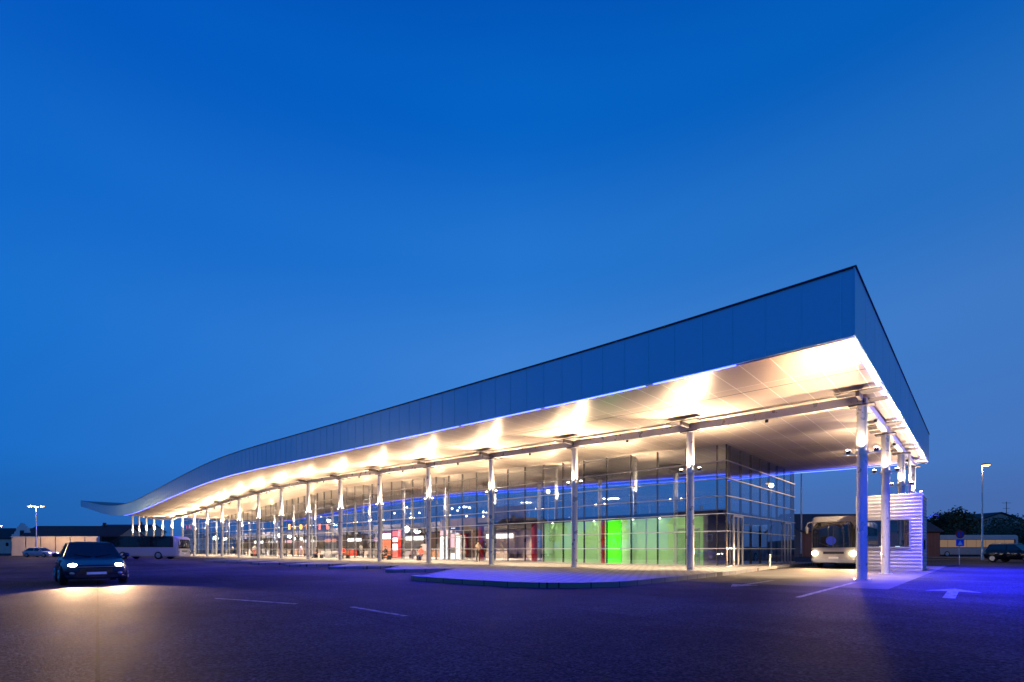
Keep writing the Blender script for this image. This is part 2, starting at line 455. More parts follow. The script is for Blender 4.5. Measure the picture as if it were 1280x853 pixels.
for x in stations:
    zt = zs(x) + th(x)
    rings.append([(x, YF - .07, zt), (x, YF + .2, zt), (x, YF + .2, zt + .03), (x, YF - .07, zt + .03)])
cp.ring(rings)
zt = zs(XE) + th(XE)
cp.box(XE - .2, XE + .075, YF - .065, YB + .065, zt + .003, zt + .033)
cp.build('coping', M['roofcap'], roof)

# soffit: panels between the fascias, thin dark joint line near the front, hung a little above the fascia edge
so = MB(); rings = []
for x in stations:
    z = zs(x) + .06
    rings.append([(x, yy, z) for yy in (YF + .35, 20.9, 20.96, YB - .3)])
b = len(so.v)
so.ring([[r[0], r[1]] for r in rings], cap=False, closed=False)
so.ring([[r[2], r[3]] for r in rings], cap=False, closed=False)
so.build('soffit', M['soffit'], roof)
# inner recess strips closing the LED trough (white inside)
tr = MB()
tr.ring([[(x, YF + .045, zs(x) + .24), (x, YF + .345, zs(x) + .24), (x, YF + .349, zs(x) + .06)] for x in stations], cap=False, closed=False)
tr.ring([[(x, YB - .045, zs(x) + .24), (x, YB - .295, zs(x) + .24), (x, YB - .299, zs(x) + .06)] for x in stations], cap=False, closed=False)
tr.build('light_trough', M['white_metal'], roof)
# blue LED strips along the lower edge of the fascia: front in lengths, rear, right end
def led_run(xa, xb, y0, y1, n, dz=-.012):
    m = MB(); rg = []
    for i in range(n + 1):
        x = xa + (xb - xa) * i / n; z = zs(x) + dz
        rg.append([(x, y0, z), (x, y1, z), (x, y1, z + .03), (x, y0, z + .03)])
    return m.ring(rg)
for (xa, xb) in ((-6.0, -9.0), (-9.35, -14.3), (-14.6, -20.0), (-20.3, -31), (-31.3, -50), (-50.3, -70), (-70.3, -90), (-90.3, -112)):
    led_run(xa, xb, YF + .05, YF + .16, 12).build('light_strip', M['led'], roof)
led_run(-3.2, -30, YB - .18, YB - .06, 14, -.02).build('light_strip', M['led'], roof)
led_run(-30.3, -100, YB - .18, YB - .06, 24, -.02).build('light_strip', M['led'], roof)
LEDC = (.014, .018, 1)
def led_lamp(x, y, z, ln, power, rx, rz):
    o = light('AREA', 'led_lamp', (x, y, z), power, LEDC, ln, (rx, 0, rz), T, sy=.07)
    o.data.spread = R(140)
z = zs(XE)
MB().box(XE - .16, XE - .04, YF + .2, YB - .2, z - .012, z + .02).build('light_strip', M['ledend'], roof, smooth=False)

# beams under the soffit
bm_ = MB()
def beam_x(y, xa, xb, n, hgt=.34, w=.16):
    m = MB(); rg = []
    for i in range(n + 1):
        x = xa + (xb - xa) * i / n; zt_ = zs(x) - .12
        rg.append([(x, y - w, zt_ - hgt), (x, y + w, zt_ - hgt), (x, y + w, zt_), (x, y - w, zt_)])
    return m.ring(rg)
beam_x(YC, -3.4, -150, 80).build('beam', M['column'], T)
MB().box(-3.52, -3.28, YC + .165, 45.0, zs(-3.4) - .4, zs(-3.4) - .12).build('beam', M['column'], T)

# columns
ups = []
def column(x, y, r=.18, zb=ZP, plates=True, zbr=5.05, wide=1):
    zt = zs(x) - .46
    c = MB().tube((x, y, zb), (x, y, zt), r, r, 20)
    c.tube((x, y, zb), (x, y, zb + .03), r + .1, r + .1, 20)
    col = c.build('column', M['column'], T)
    br = MB().tube((x, y, zbr - .1), (x, y, zbr + .06), r + .04, r + .04, 20)
    br.box(x - .62, x - r - .03, y - .03, y + .03, zbr - .06, zbr - .01)
    br.box(x + r + .03, x + .62, y - .03, y + .03, zbr - .06, zbr - .01)
    br.build('bracket', M['steel'], col)
    for s in (-1, 1):
        l = MB().tube((x + s * .46, y, zbr - .008), (x + s * .46, y, zbr + .12), .07, .085, 14)
        l.build('uplight', M['dark'], col)
        MB().ball((x + s * .46, y, zbr + .12), .075, .075, .05).build('uplight_lens', M['uplens'], col)
    if plates:
        pl = MB()
        pl.box(x - .75, x + .75, y - 1.05, y - .45, zt + .30, zt + .33)
        pl.box(x - .75, x + .75, y + .45, y + 1.05, zt + .30, zt + .33)
        pl.box(x - .06, x + .06, y - 1.05, y - .165, zt + .12, zt + .298)
        pl.box(x - .06, x + .06, y + .165, y + 1.05, zt + .12, zt + .298)
        pl.box(x - .42, x + .42, y - .24, y + .24, zt - .06, zt - .002)
        pl.build('capital_plate', M['plate_dark'], col, smooth=False)
    ups.append((x, y, zbr))
    return col
for n in range(-1, 20):
    x = -10.4 - 7.0 * n
    column(x, YC, .18, 0.0 if n == -1 else ZP)
for y in (30.7, 37.5, 44.2):
    column(-3.4, y, .18, 0)
inner = []
for n in range(1, 17):
    x = -10.6 - 7.0 * n
    c = MB().tube((x, 31.35, ZP + .02), (x, 31.35, zs(x) - .05), .13, .13, 14).build('column', M['column'], T)
    br = MB().tube((x, 31.35, 5.0), (x, 31.35, 5.14), .17, .17, 14)
    br.box(x - .5, x - .165, 31.32, 31.38, 5.03, 5.08); br.box(x + .165, x + .5, 31.32, 31.38, 5.03, 5.08)
    br.build('bracket', M['steel'], c)
    inner.append((x, 31.35, 5.1))

# glazing: vertical bays 1.96 m wide, seven lights high
MOD = 1.96
xs = [GX0 - .55]
while xs[-1] - MOD > GX1: xs.append(xs[-1] - MOD)
xs = [GX0] + xs
H0 = ZP + .04
for a, b in zip(xs, xs[1:]):
    m = MB()
    m.poly([(a - .03, YG, H0), (b + .03, YG, H0), (b + .03, YG, zs(b) + .02), (a - .03, YG, zs(a) + .02)])
    m.build('glazing_bay', M['glass'], T, smooth=False)
ys = [YG, YG + .75]
while ys[-1] + MOD < YB - .4: ys.append(ys[-1] + MOD)
ys.append(YB - .4)
for a, b in zip(ys, ys[1:]):
    MB().poly([(GX0, a + .03, H0), (GX0, b - .03, H0), (GX0, b - .03, zs(GX0) + .02), (GX0, a + .03, zs(GX0) + .02)]).build('glazing_bay', M['glass'], T, smooth=False)
# rear glazing, one big sheet per 14 m, seen only through the hall
x = GX0 - .1
while x - 14 > GX1:
    MB().poly([(x, YB - .4, 3.6), (x - 13.9, YB - .4, 3.6), (x - 13.9, YB - .4, zs(x - 13.9)), (x, YB - .4, zs(x))]).build('rear_glazing', M['glassclear'], T, smooth=False)
    x -= 14
# frame: bright transoms each 1.05 m, dark mullions
for k in range(0, 8):
    z = ZP + .03 + 1.06 * k
    xr = [x for x in xs if zs(x) > z + .05]
    if xr:
        runs = []; cur = [xr[0]]
        for q in xr[1:]:
            if abs(q - cur[-1]) < MOD + .1: cur.append(q)
            else: runs.append(cur); cur = [q]
        runs.append(cur)
        for rn in runs:
            if len(rn) > 1: MB().box(rn[-1], rn[0], YG - .075, YG - .012, z - .026, z + .026).build('transom', M['frame'], T, smooth=False)
    if z < 7.3: MB().box(GX0 + .012, GX0 + .075, YG - .075, YB - .4, z - .026, z + .026).build('transom', M['frame'], T, smooth=False)
mul = MB()
for i, x in enumerate(xs):
    mul.box(x - .028, x + .028, YG + .006, YG + .16, H0, zs(x) + .02)
for y in ys[1:]:
    mul.box(GX0 - .16, GX0 - .006, y - .028, y + .028, H0, zs(GX0) + .02)
mul.build('mullion', M['dark'], T, smooth=False)

# hall floor, rear shop wall, slab over the green rooms
MB().box(GX1, GX0 - .02, YG + .02, YB - .42, ZP + .002, ZP + .03).build('hall_floor', M['floor'], T, smooth=False)
wl = MB().box(GX1, -36, 42.0, 42.3, ZP + .03, 3.45)
wl.build('rear_wall', M['wall_tan'], T, smooth=False)
MB().box(GX1, -36, 39.2, 42.3, 3.46, 4.7).build('bulkhead', M['darkroof'], T, smooth=False)
MB().box(-33.5, GX0 - .3, YG + .35, YB - .6, 3.30, 3.62).build('floor_slab', M['dark'], T, smooth=False)
# green room: partition set back from the glass, with dark jambs, bright green door, red pillars
gy = 31.05
def sheet(x0, x1, y, z0, z1): return MB().poly([(x0, y, z0), (x1, y, z0), (x1, y, z1), (x0, y, z1)])
for a, b in ((-25.7, -23.66), (-23.6, -21.76), (-21.7, -20.25), (-18.5, -16.62), (-16.56, -14.6), (-14.54, -12.62)):
    sheet(a, b, gy, ZP + .03, 3.29).build('frosted_panel', M['frosted'], T, smooth=False)
MB().box(-25.8, -12.3, 36.0, 36.1, ZP + .03, 3.29).build('partition_wall', M['white'], T, smooth=False)
MB().box(-25.85, -25.75, gy, 36, ZP + .03, 3.29).build('partition_wall', M['white'], T, smooth=False)
for x in (-23.63, -21.73, -16.59, -14.57):
    MB().box(x - .03, x + .03, gy - .03, gy + .03, ZP + .03, 3.28).build('partition_post', M['frame'], T, smooth=False)
sheet(-19.88, -18.56, gy, ZP + .03, 3.29).build('green_panel', M['frosted_bright'], T, smooth=False)
for x in (-26.8, -20.06, -33.2):
    MB().box(x - .17, x + .17, YG + .45, YG + .8, ZP + .03, 3.29).build('red_pillar', M['red'], T, smooth=False)
# end room beside the corner: inner glass door with pale frame, dark wall
MB().box(-12.6, -12.3, YG + .3, 36, ZP + .03, 3.29).build('partition_wall', M['plate'], T, smooth=False)
def door_at(parent, x0, x1, y, h, m='frame'):
    fr = MB(); z0 = ZP + .03
    fr.box(x0 - .07, x0, y - .05, y + .05, z0, z0 + h + .07); fr.box(x1, x1 + .07, y - .05, y + .05, z0, z0 + h + .07)
    fr.box(x0, x1, y - .05, y + .05, z0 + h, z0 + h + .07); fr.box((x0 + x1) / 2 - .04, (x0 + x1) / 2 + .04, y - .045, y + .045, z0, z0 + h)
    d = fr.build('door', M[m], parent, smooth=False)
    MB().poly([(x0, y, z0), (x1, y, z0), (x1, y, z0 + h), (x0, y, z0 + h)]).build('pane', M['glassclear'], d, smooth=False)
    MB().tube(((x0 + x1) / 2 - .12, y - .09, z0 + .8), ((x0 + x1) / 2 - .12, y - .09, z0 + 1.3), .02, .02, 8).build('handle', M['steel'], d)
door_at(T, -14.3, -12.9, 30.9, 2.3)
# doors in the end wall (pale frames, set proud of the glazing)
for (y0, y1) in ((31.6, 33.1), (42.6, 44.2)):
    x = GX0 + .06; z0 = ZP; h = 3.05
    fr = MB()
    fr.box(x, x + .08, y0 - .09, y0, z0, z0 + h); fr.box(x, x + .08, y1, y1 + .09, z0, z0 + h)
    fr.box(x, x + .08, (y0 + y1) / 2 - .045, (y0 + y1) / 2 + .045, z0, z0 + h); fr.box(x, x + .08, y0 - .09, y1 + .09, z0 + h, z0 + h + .09)
    d = fr.build('door', M['frame'], T, smooth=False)
    MB().tube((x + .13, (y0 + y1) / 2 - .15, z0 + .8), (x + .13, (y0 + y1) / 2 - .15, z0 + 1.4), .02, .02, 8).build('handle', M['steel'], d)
door_at(T, -36.2, -33.9, YG + .1, 2.75, 'white')
for xd in (-51.5, -67.5, -81.2, -95.2, -109.2): door_at(T, xd, xd + 2.3, YG + .25, 2.75, 'white')
# upper pale wall block behind the glass
MB().box(-33.4, -29.6, 33.2, 33.4, 3.63, 5.2).build('inner_wall', M['wall_tan'], T, smooth=False)
MB().box(-45, -36.5, 36, 36.2, 3.2, 4.6).build('inner_wall', M['wall_tan'], T, smooth=False)

# ---------------------------------------------------------------- lamps of the place and added fill lights
def light(kind, name, loc, power, col, size=.1, rot=None, parent=None, spot=None, blend=.6, shape=None, sy=None):
    d = bpy.data.lights.new(name, kind); d.energy = power; d.color = col
    if kind == 'AREA':
        d.size = size
        if sy: d.shape = 'RECTANGLE'; d.size_y = sy
    else:
        d.shadow_soft_size = size
    if kind == 'SPOT':
        d.spot_size = spot; d.spot_blend = blend
    o = bpy.data.objects.new(name, d); C.objects.link(o); o.location = loc
    if rot: o.rotation_euler = rot
    if parent:
        o.location = Vector(loc) - origin(parent); o.parent = parent
    return o
WARM = (1, .74, .46)
for (x, y, z) in ups:
    for s in (-1, 1):
        light('SPOT', 'uplight_or_added_spot', (x + s * .46, y + s * .24, z + .2), (430 if x < -5 else 110) if s < 0 else (2700 if x < -5 else (700 if y < 25 else 1500)), WARM, .06, (PI, 0, 0), T, R(156), .6)
    light('SPOT', 'uplight_or_added_spot', (x, y - .34, z + .1), 420, WARM, .05, (PI, 0, 0), T, R(120), .7)  # extra spot with no fixture, added to light the column front
for (x, y, z) in inner:
    light('SPOT', 'uplight_or_added_spot', (x + .3, y - .1, z + .1), 1700, WARM, .05, (PI + R(12), 0, 0), T, R(140), .7)
# small downlights on the front beam, mid-bay
for n in range(-1, 19):
    x = -13.9 - 7.0 * n; z = zs(x) - .48
    MB().tube((x, YC, z - .1), (x, YC, z + .018), .07, .07, 12).build('downlight', M['dark'], T)
    light('SPOT', 'downlight_lamp', (x, YC, z - .13), 7600, WARM, .06, (R(26), 0, 0), T, R(90), .9)
for y in (27.3, 34.1, 40.9):
    z = zs(-3.4) - .42
    MB().tube((-3.4, y, z - .1), (-3.4, y, z + .018), .07, .07, 12).build('downlight', M['dark'], T)
    light('SPOT', 'downlight_lamp', (-3.4, y, z - .13), 2600 if y > 30 else 5200, WARM, .06, (0, R(24), 0), T, R(112), .8)
for i in range(9):
    xa = -5.5 - i * 11.5; led_lamp(xa - 5, YF - .06, zs(xa - 5) - .03, 11, (1600, 2000, 2000)[i] if i < 3 else 1100, R(-50), 0)
for i in range(3):
    led_lamp(XE + .08, YF + 4.8 + i * 9.4, zs(XE) - .03, 9, 9000, R(50), R(-90))
# green room ceiling lights, then fill lights added behind the panels
for x in (-24.6, -22.7, -20.7, -17.5, -15.5, -13.6):
    MB().tube((x, 30.85, 3.24), (x, 30.85, 3.296), .06, .06, 12).build('ceiling_lamp', M['pendant'], T)
    light('SPOT', 'room_lamp', (x, 30.83, 3.2), 14, (.9, 1, .7), .05, (0, 0, 0), T, R(160), .5)
light('AREA', 'room_fill_light', (-19, 35.3, 1.8), 700, (.86, 1, .72), 13, (R(90), 0, PI), T, sy=2.4)  # unseen area light added so the frosted panels glow evenly
light('AREA', 'panel_fill_light', (-19.2, gy + .5, 1.75), 75, (.75, 1, .5), 1.2, (R(90), 0, PI), T, sy=2.8)  # second one added close behind the bright green panel

# ================================================================ OBJECTS
def AX(px, Y):
    r = (px - 640) / 622.0
    return Y * (.7288 * r - .6847) / (.7288 + .6847 * r)
def cw(cx, d, z=0.0):
    return Vector((.7288 * cx - .6847 * d, .6847 * cx + .7288 * d, z))
def rot_for(hx, hy):          # rotation that turns local -Y to a heading given along (right, away)
    w = cw(hx, hy); return math.atan2(w.x, -w.y)

# ---------------------------------------------------------------- vehicles (local: front faces -Y)
def wheel(parent, x, y, r, w):
    s = 1 if x > 0 else -1
    m = MB()
    prof = [(0, r * .62), (.0, r * .9), (.12 * w, r), (.88 * w, r), (w, r * .9), (w, r * .62)]
    rings = []
    for (dx, rr_) in prof:
        rings.append([(x - s * w / 2 + s * dx, y + rr_ * math.cos(2 * PI * i / 24), r + rr_ * math.sin(2 * PI * i / 24)) for i in range(24)])
    m.ring(rings)
    wh = m.build('wheel', M['tyre'], parent, local=True)
    k = MB(); xo = x + s * w / 2
    k.tube((xo - s * .03, y, r), (xo + s * .008, y, r), r * .64, r * .60, 24)
    k.tube((xo + s * .008, y, r), (xo + s * .03, y, r), r * .2, r * .14, 12)
    for i in range(5):
        a = 2 * PI * i / 5
        k.tube((xo + s * .012, y + r * .15 * math.cos(a), r + r * .15 * math.sin(a)), (xo + s * .012, y + r * .58 * math.cos(a), r + r * .58 * math.sin(a)), r * .09, r * .07, 6)
    k.build('rim', M['rim'], wh, local=True)

def body_ring(y, w, z0, z1, tuck=.86, sh=.9):
    zm = z0 + (z1 - z0) * .45
    half = [(w * tuck, z0), (w * .97, z0 + (z1 - z0) * .18), (w, zm), (w * .985, z0 + (z1 - z0) * .75), (w * sh, z1 - .02), (w * sh * .75, z1)]
    pts = [(a, y, b) for a, b in half] + [(-a, y, b) for a, b in reversed(half)]
    return pts

def car(label, loc, rz, paint, lights_on=False, far=False, suv=False, name='car', group=None):
    c = thing(name, label, 'car', loc, rz, group, local=True)
    zz = 1.14 if suv else 1.0
    L = 2.15
    st = [(-L, .62, .36, .56), (-L + .07, .76, .26, .68), (-L + .35, .84, .2, .76), (-1.35, .87, .19, .86), (-.95, .88, .19, .93), (0, .885, .19, .97), (1.2, .88, .2, 1.0), (1.75, .86, .22, .99), (L - .12, .8, .27, .93), (L, .7, .4, .82)]
    if suv: st = [(y, w * 1.05, z0 + .08, z1 * zz + .05) for y, w, z0, z1 in st]
    m = MB(); m.ring([body_ring(*q) for q in st])
    body = m.build('body', paint, c, local=True)
    zr = 1.46 * (1.16 if suv else 1); zb = .93 * zz + .02; rear = 1.95 if suv else 1.8
    # greenhouse: lower ring at the belt, upper ring at the roof
    low = [(-.78, -1.0), (.78, -1.0), (.80, .3), (.79, rear), (-.79, rear), (-.80, .3)]
    up = [(-.58, -.2), (.58, -.2), (.62, .4), (.58, rear - .5 if not suv else rear - .22), (-.58, rear - .5 if not suv else rear - .22), (-.62, .4)]
    gl = MB(); gl.ring([[(x, y, zb - .06) for x, y in low], [(x, y, zr - .05) for x, y in up], [(x * .9, y * .95, zr - .02) for x, y in up]])
    gl.build('window', M['carglass'], c, local=True)
    rm = MB(); rm.ring([[(x * 1.03, y + (.0), zr - .05) for x, y in up], [(x * .95, y * .97, zr) for x, y in up], [(x * .6, y * .7 + .05, zr + .025) for x, y in up]])
    rm.build('roof', paint, c, local=True)
    for i in (0, 1, 2, 3, 4, 5):
        a = low[i]; b = up[i]
        MB().tube((a[0] * 1.0, a[1], zb - .06), (b[0] * 1.02, b[1], zr - .04), .035, .03, 6).build('pillar', paint, c, local=True)
    if suv:
        rr2 = MB()
        for s in (-1, 1): rr2.path([(s * .55, -.1, zr + .02), (s * .55, 0, zr + .08), (s * .55, 1.5, zr + .08), (s * .55, 1.6, zr + .02)], .02, 6)
        rr2.build('roof_rail', M['steel'], c, local=True)
    wr = .36 if suv else .32
    for y in (-1.32, 1.32):
        for s in (-1, 1): wheel(c, s * .80, y, wr, .22)
    for s in (-1, 1):
        hl = MB(); hl.ball((s * .60, -L + .14, .66 * zz + (.06 if suv else 0)), .13, .12, .07)
        h = hl.build('headlight', M['headlampfar' if far else 'headlamp'] if lights_on else M['rim'], c, local=True)
        MB().ball((s * .68, L - .12, .78 * zz), .13, .10, .09).build('taillight', M['tail'], c, local=True)
        mi = MB(); mi.ball((s * .97, -.72, zb + .06), .1, .06, .075); mi.tube((s * .82, -.72, zb), (s * .92, -.72, zb + .04), .025, .025, 6)
        mi.build('mirror', paint, c, local=True)
        for (y0, y1) in ((-.85, .18), (.22, 1.1)):
            dm = MB(); k = 1.05 if suv else 1
            dm.ring([[(s * .865 * k, y0, .30 * zz + .06), (s * .865 * k, y1, .30 * zz + .06), (s * .89 * k, y1, .62 * zz), (s * .875 * k, y1, .84 * zz), (s * .875 * k, y0, .84 * zz), (s * .89 * k, y0, .62 * zz)],
                     [(s * .872 * k, y0 + .01, .31 * zz + .06), (s * .872 * k, y1 - .01, .31 * zz + .06), (s * .897 * k, y1 - .01, .62 * zz), (s * .882 * k, y1 - .01, .83 * zz), (s * .882 * k, y0 + .01, .83 * zz), (s * .897 * k, y0 + .01, .62 * zz)]])
            d = dm.build('door', paint, c, local=True)
            MB().box(s * .885 * k - .012, s * .885 * k + .02, y1 - .22, y1 - .05, .74 * zz, .765 * zz).build('handle', M['steel'], d, local=True)
    MB().box(-.5, .5, -L - .035, -L - .0, .575 * zz + .03, .59 * zz + .03).build('chrome_strip', M['rim'], c, local=True, smooth=False)
    for s in (-1, 1): MB().path([(s * .05, -.93, zb - .0), (s * .5, -.80, zb + .10)], .012, 5).build('wiper', M['black'], c, local=True)
    for s in (-1, 1): MB().ball((s * .62, -L + .03, .36 * zz + .04), .08, .05, .05).build('fog_lamp', M['rim'], c, local=True)
    gm = MB().box(-.42, .42, -L - .02, -L + .02, .40 * zz + .04, .52 * zz + .04)
    for i in range(4): gm.box(-.42, .42, -L - .03, -L - .021, .405 * zz + .04 + i * .032, .415 * zz + .04 + i * .032)
    gm.build('grille', M['dark'], c, local=True, smooth=False)
    MB().box(-.26, .26, -L - .045, -L - .031, .30 * zz + .06, .40 * zz + .04).build('number_plate', M['white'], c, local=True, smooth=False)
    MB().ring([body_ring(-L - .015, .6, .25, .36), body_ring(-L + .1, .8, .2, .38)]).build('bumper', paint, c, local=True)
    return c

def headlamp_lights(root, xs_, y, z, power, spot=70, tilt=84):
    for x in xs_:
        l = light('SPOT', 'headlight_beam', (0, 0, 0), power, (1, .60, .30), .07, None, None, R(spot), .55)
        l.parent = root; l.location = (x, y, z); l.rotation_euler = (R(tilt), 0, PI)

def rect_ring(w, y, z0, z1, rd):
    pts = []
    for (cx_, cz, a0) in ((w - rd, z0 + .12, -90), (w - rd, z1 - rd, 0)):
        r_ = rd if a0 == 0 else .12
        for i in range(4):
            a = R(a0 + i * 30)
            pts.append((cx_ + (rd - r_) * (1 if a0 else 0) + r_ * math.cos(a), y, cz + r_ * math.sin(a)))
    return pts + [(-a, b, c2) for a, b, c2 in reversed(pts)]

def coach(label, loc, rz, L=12, paint=None, lights_on=True, H=3.3, far=False, name='coach', group=None, win='carglass'):
    paint = paint or M['paint_white']
    c = thing(name, label, 'bus', loc, rz, group, local=True)
    m = MB(); w = 1.25
    m.ring([rect_ring(w * .86, 0.0, .42, H - .32, .25), rect_ring(w * .95, .10, .36, H - .14, .25), rect_ring(w, .38, .32, H, .25), rect_ring(w, L - .3, .32, H, .25), rect_ring(w * .96, L - .05, .36, H - .1, .25), rect_ring(w * .9, L, .45, H - .25, .25)])
    body = m.build('body', paint, c, local=True)
    # windscreen: raked panes following the nose
    ws = MB()
    pts = lambda z, xw, yy: [(-xw, yy + .09, z), (-xw * .86, yy, z), (0, yy - .05, z), (xw * .86, yy, z), (xw, yy + .09, z)]
    ws.ring([pts(1.32, 1.15, -.07), pts(1.9, 1.16, -.06), pts(H - .62, 1.15, -.04), pts(H - .38, 1.04, .0)], cap=False, closed=False)
    wsc = ws.build('windscreen', M['carglass'], c, local=True)
    MB().box(-.02, .02, -.135, -.105, 1.32, H - .45).build('windscreen_divider', M['dark'], wsc, local=True, smooth=False)
    for s in (-1, 1):
        MB().path([(s * .1, -.13, 1.34), (s * .75, -.14, 1.62)], .015, 5).build('wiper', M['black'], c, local=True)
    rc = MB(); rc.ring([[(x * .97, yv, z) for x, yv, z in [(-1.12, .05, H - .36), (-.9, -.06, H - .36), (.9, -.06, H - .36), (1.12, .05, H - .36)]], [(-1.05, .25, H - .02), (-.85, .12, H - .05), (.85, .12, H - .05), (1.05, .25, H - .02)]], cap=False, closed=False)
    rc.build('roof_front', paint, c, local=True)
    # side windows, each a pane of its own
    n = max(4, int((L - 1.6) / 1.55)); pitch = (L - 1.7) / n
    for s in (-1, 1):
        for i in range(n):
            y0 = .95 + i * pitch
            MB().box(s * (w - .01) - .012, s * (w - .01) + .022 * s + .012 * (1 if s > 0 else -1), y0 + .03, y0 + pitch - .03, 1.55, 2.75).build('window', M[win], c, local=True, smooth=False)
        MB().box(min(s * (w - .01), s * (w + .006)), max(s * (w - .01), s * (w + .006)), .6, L - .5, 1.46, 2.82).build('window_band', M['dark'], c, local=True, smooth=False)
    for y in (2.4, L - 3.2):
        for s in (-1, 1): wheel(c, s * 1.11, y, .48, .3)
    hx = 1.02
    for s in (-1, 1):
        hm = MB(); hm.ball((s * hx, .0, .95), .17, .12, .13)
        hm.build('headlight', M['headlampfar' if far else 'headlamp'] if lights_on else M['rim'], c, local=True)
        mm = MB(); mm.path([(s * 1.1, .02, H - .35), (s * 1.38, -.22, H - .42), (s * 1.42, -.25, H - .62)], .025, 6); mm.ball((s * 1.42, -.25, H - .85), .10, .07, .24)
        mm.build('mirror', paint if s < 0 else M['dark'], c, local=True)
        MB().ball((s * 1.05, .07, .66), .1, .06, .06).build('fog_lamp', M['rim'], c, local=True)
        MB().box(s * 1.1 - .06, s * 1.1 + .06, L - .03, L + .02, .9, 1.3).build('taillight', M['tail'], c, local=True, smooth=False)
    gm = MB().box(-.55, .55, -.02, .05, .92, 1.06)
    for i in range(3): gm.box(-.54, .54, -.03, -.021, .935 + i * .045, .95 + i * .045)
    gm.build('grille', M['dark'], c, local=True, smooth=False)
    MB().box(-.26, .26, -.045, .03, .62, .73).build('number_plate', M['white'], c, local=True, smooth=False)
    MB().ring([rect_ring(1.1, -.03, .38, .60, .1), rect_ring(1.22, .1, .36, .62, .1)]).build('bumper', M['paint_grey'], c, local=True)
    return c

M['paint_coach'] = mat('paint_coach', (.42, .39, .36), .28, noise=(.8, .05))
b1 = coach('white coach with headlights on driving out between glass hall and ticket booth', cw(20.15, 31.2), R(2), 12, M['paint_coach'], True)
ws2 = MB().tube((-.12, -.118, 1.75), (-.12, -.128, 1.75), .27, .27, 20)
ws2.build('windscreen_disc', mat('blue_disc', (.008, .035, .5), .5), b1, local=True)
for s in (-1, 1):
    cm = MB()
    for i in range(5): cm.tube((s * (1.0 - i * .05), -.0, 1.45), (s * (.98 - i * .04), .02, 2.2), .03, .02, 6)
    cm.build('reflection_strip', mat('reflection_yellow', (.6, .42, .12), .8), b1, local=True)  # yellow strips painted in for warm reflections at the windscreen sides
headlamp_lights(b1, (-1.02, 1.02), -.16, .95, 2200, 95, 80)
ca = car('dark blue hatchback with bright headlights turning across the dark forecourt', cw(-15.6, 18.4), R(88), M['paint_night'], True)
headlamp_lights(ca, (-.6, .6), -2.2, .68, 3000, 62, 84)
car('distant car with headlights on before the pale panel wall', cw(-72.0, 76), rot_for(1, -.02), M['paint_grey'], True, far=True)
car('dark sport utility car parked at the right edge of the yard', cw(46.6, 46), rot_for(.25, -1), M['paint_dark'], False, suv=True)
coach('parked coach with a dark window band at the far end of the platform', cw(-40.8, 62), rot_for(1, .04), 9.8, M['paint_grey'], False, 2.8)
b3 = coach('pale coach passing along the far road behind the no-stopping sign', cw(68.2, 82), rot_for(-1, 0), 14, M['paint_coach'], True, 3.55, far=True, win='window_glow')

# ---------------------------------------------------------------- ticket booth
bx0, bx1, by0, by1, bh = -5.32, -2.36, 35.7, 39.4, 4.35
B = thing('ticket_booth', 'white ribbed metal ticket booth with wide dark window beside the bus lane', 'booth', ((bx0 + bx1) / 2, (by0 + by1) / 2, 0))
wz0, wz1 = 1.28, 2.95
bw = MB()
wx0, wx1 = bx0 + .12, bx1 - .46
def cladding(x0, x1, z0, z1, y, axis='x', out=-1):
    m = MB(); n = max(1, int(round((z1 - z0) / .19)))
    h = (z1 - z0) / n
    prof = []
    for i in range(n):
        za = z0 + i * h
        prof += [(0, za), (.0, za + h * .35), (.012, za + h * .5), (.012, za + h * .85)]
    prof.append((0, z1))
    for (d0, za), (d1, zb_) in zip(prof, prof[1:]):
        if axis == 'x': m.poly([(x0, y + out * d0, za), (x1, y + out * d0, za), (x1, y + out * d1, zb_), (x0, y + out * d1, zb_)])
        else: m.poly([(y - out * d0, x0, za), (y - out * d0, x1, za), (y - out * d1, x1, zb_), (y - out * d1, x0, zb_)])
    return m
def addmb(a, b):
    o = len(a.v); a.v += b.v; a.f += [[i + o for i in f] for f in b.f]; return a
wall = MB()
addmb(wall, cladding(bx0, bx1, .06, wz0, by0)); addmb(wall, cladding(bx0, bx1, wz1, bh, by0)); addmb(wall, cladding(wx1, bx1, wz0, wz1, by0)); addmb(wall, cladding(bx0, wx0, wz0, wz1, by0))
addmb(wall, cladding(by0, by1, .06, bh, bx1, 'y')); addmb(wall, cladding(by0, by1, .06, bh, bx0, 'y', 1))
addmb(wall, cladding(bx0, bx1, .06, wz0, by1, 'x', 1)); addmb(wall, cladding(bx0, bx1, wz1, bh, by1, 'x', 1))
wall.build('wall', M['rib'], B, smooth=False, fixn=False)
for xa in (bx1, bx0 - .05): MB().box(xa, xa + .05, by0 - .05, by0, .06, bh + .03).build('corner_trim', M['white_metal'], B, smooth=False)
MB().box(bx0 - .05, bx1 + .05, by0 - .04, by1 + .04, 0, .058).build('base', M['concrete'], B, smooth=False)
MB().box(bx0 + .01, bx1 - .01, by0 + .01, by1 - .01, bh - .12, bh - .04).build('roof', M['darkroof'], B, smooth=False)
fr = MB(); yy = by0 - .02
fr.box(wx0, wx1, yy - .03, yy + .05, wz0 - .0, wz0 + .07).box(wx0, wx1, yy - .03, yy + .05, wz1 - .07, wz1).box(wx0, wx0 + .07, yy - .03, yy + .05, wz0 + .07, wz1 - .07).box(wx1 - .07, wx1, yy - .03, yy + .05, wz0 + .07, wz1 - .07)
fw = fr.build('window', M['frame'], B, smooth=False)
MB().poly([(wx0 + .07, yy + .01, wz0 + .07), (wx1 - .07, yy + .01, wz0 + .07), (wx1 - .07, yy + .01, wz1 - .07), (wx0 + .07, yy + .01, wz1 - .07)]).build('pane', M['glassclear'], fw, smooth=False)
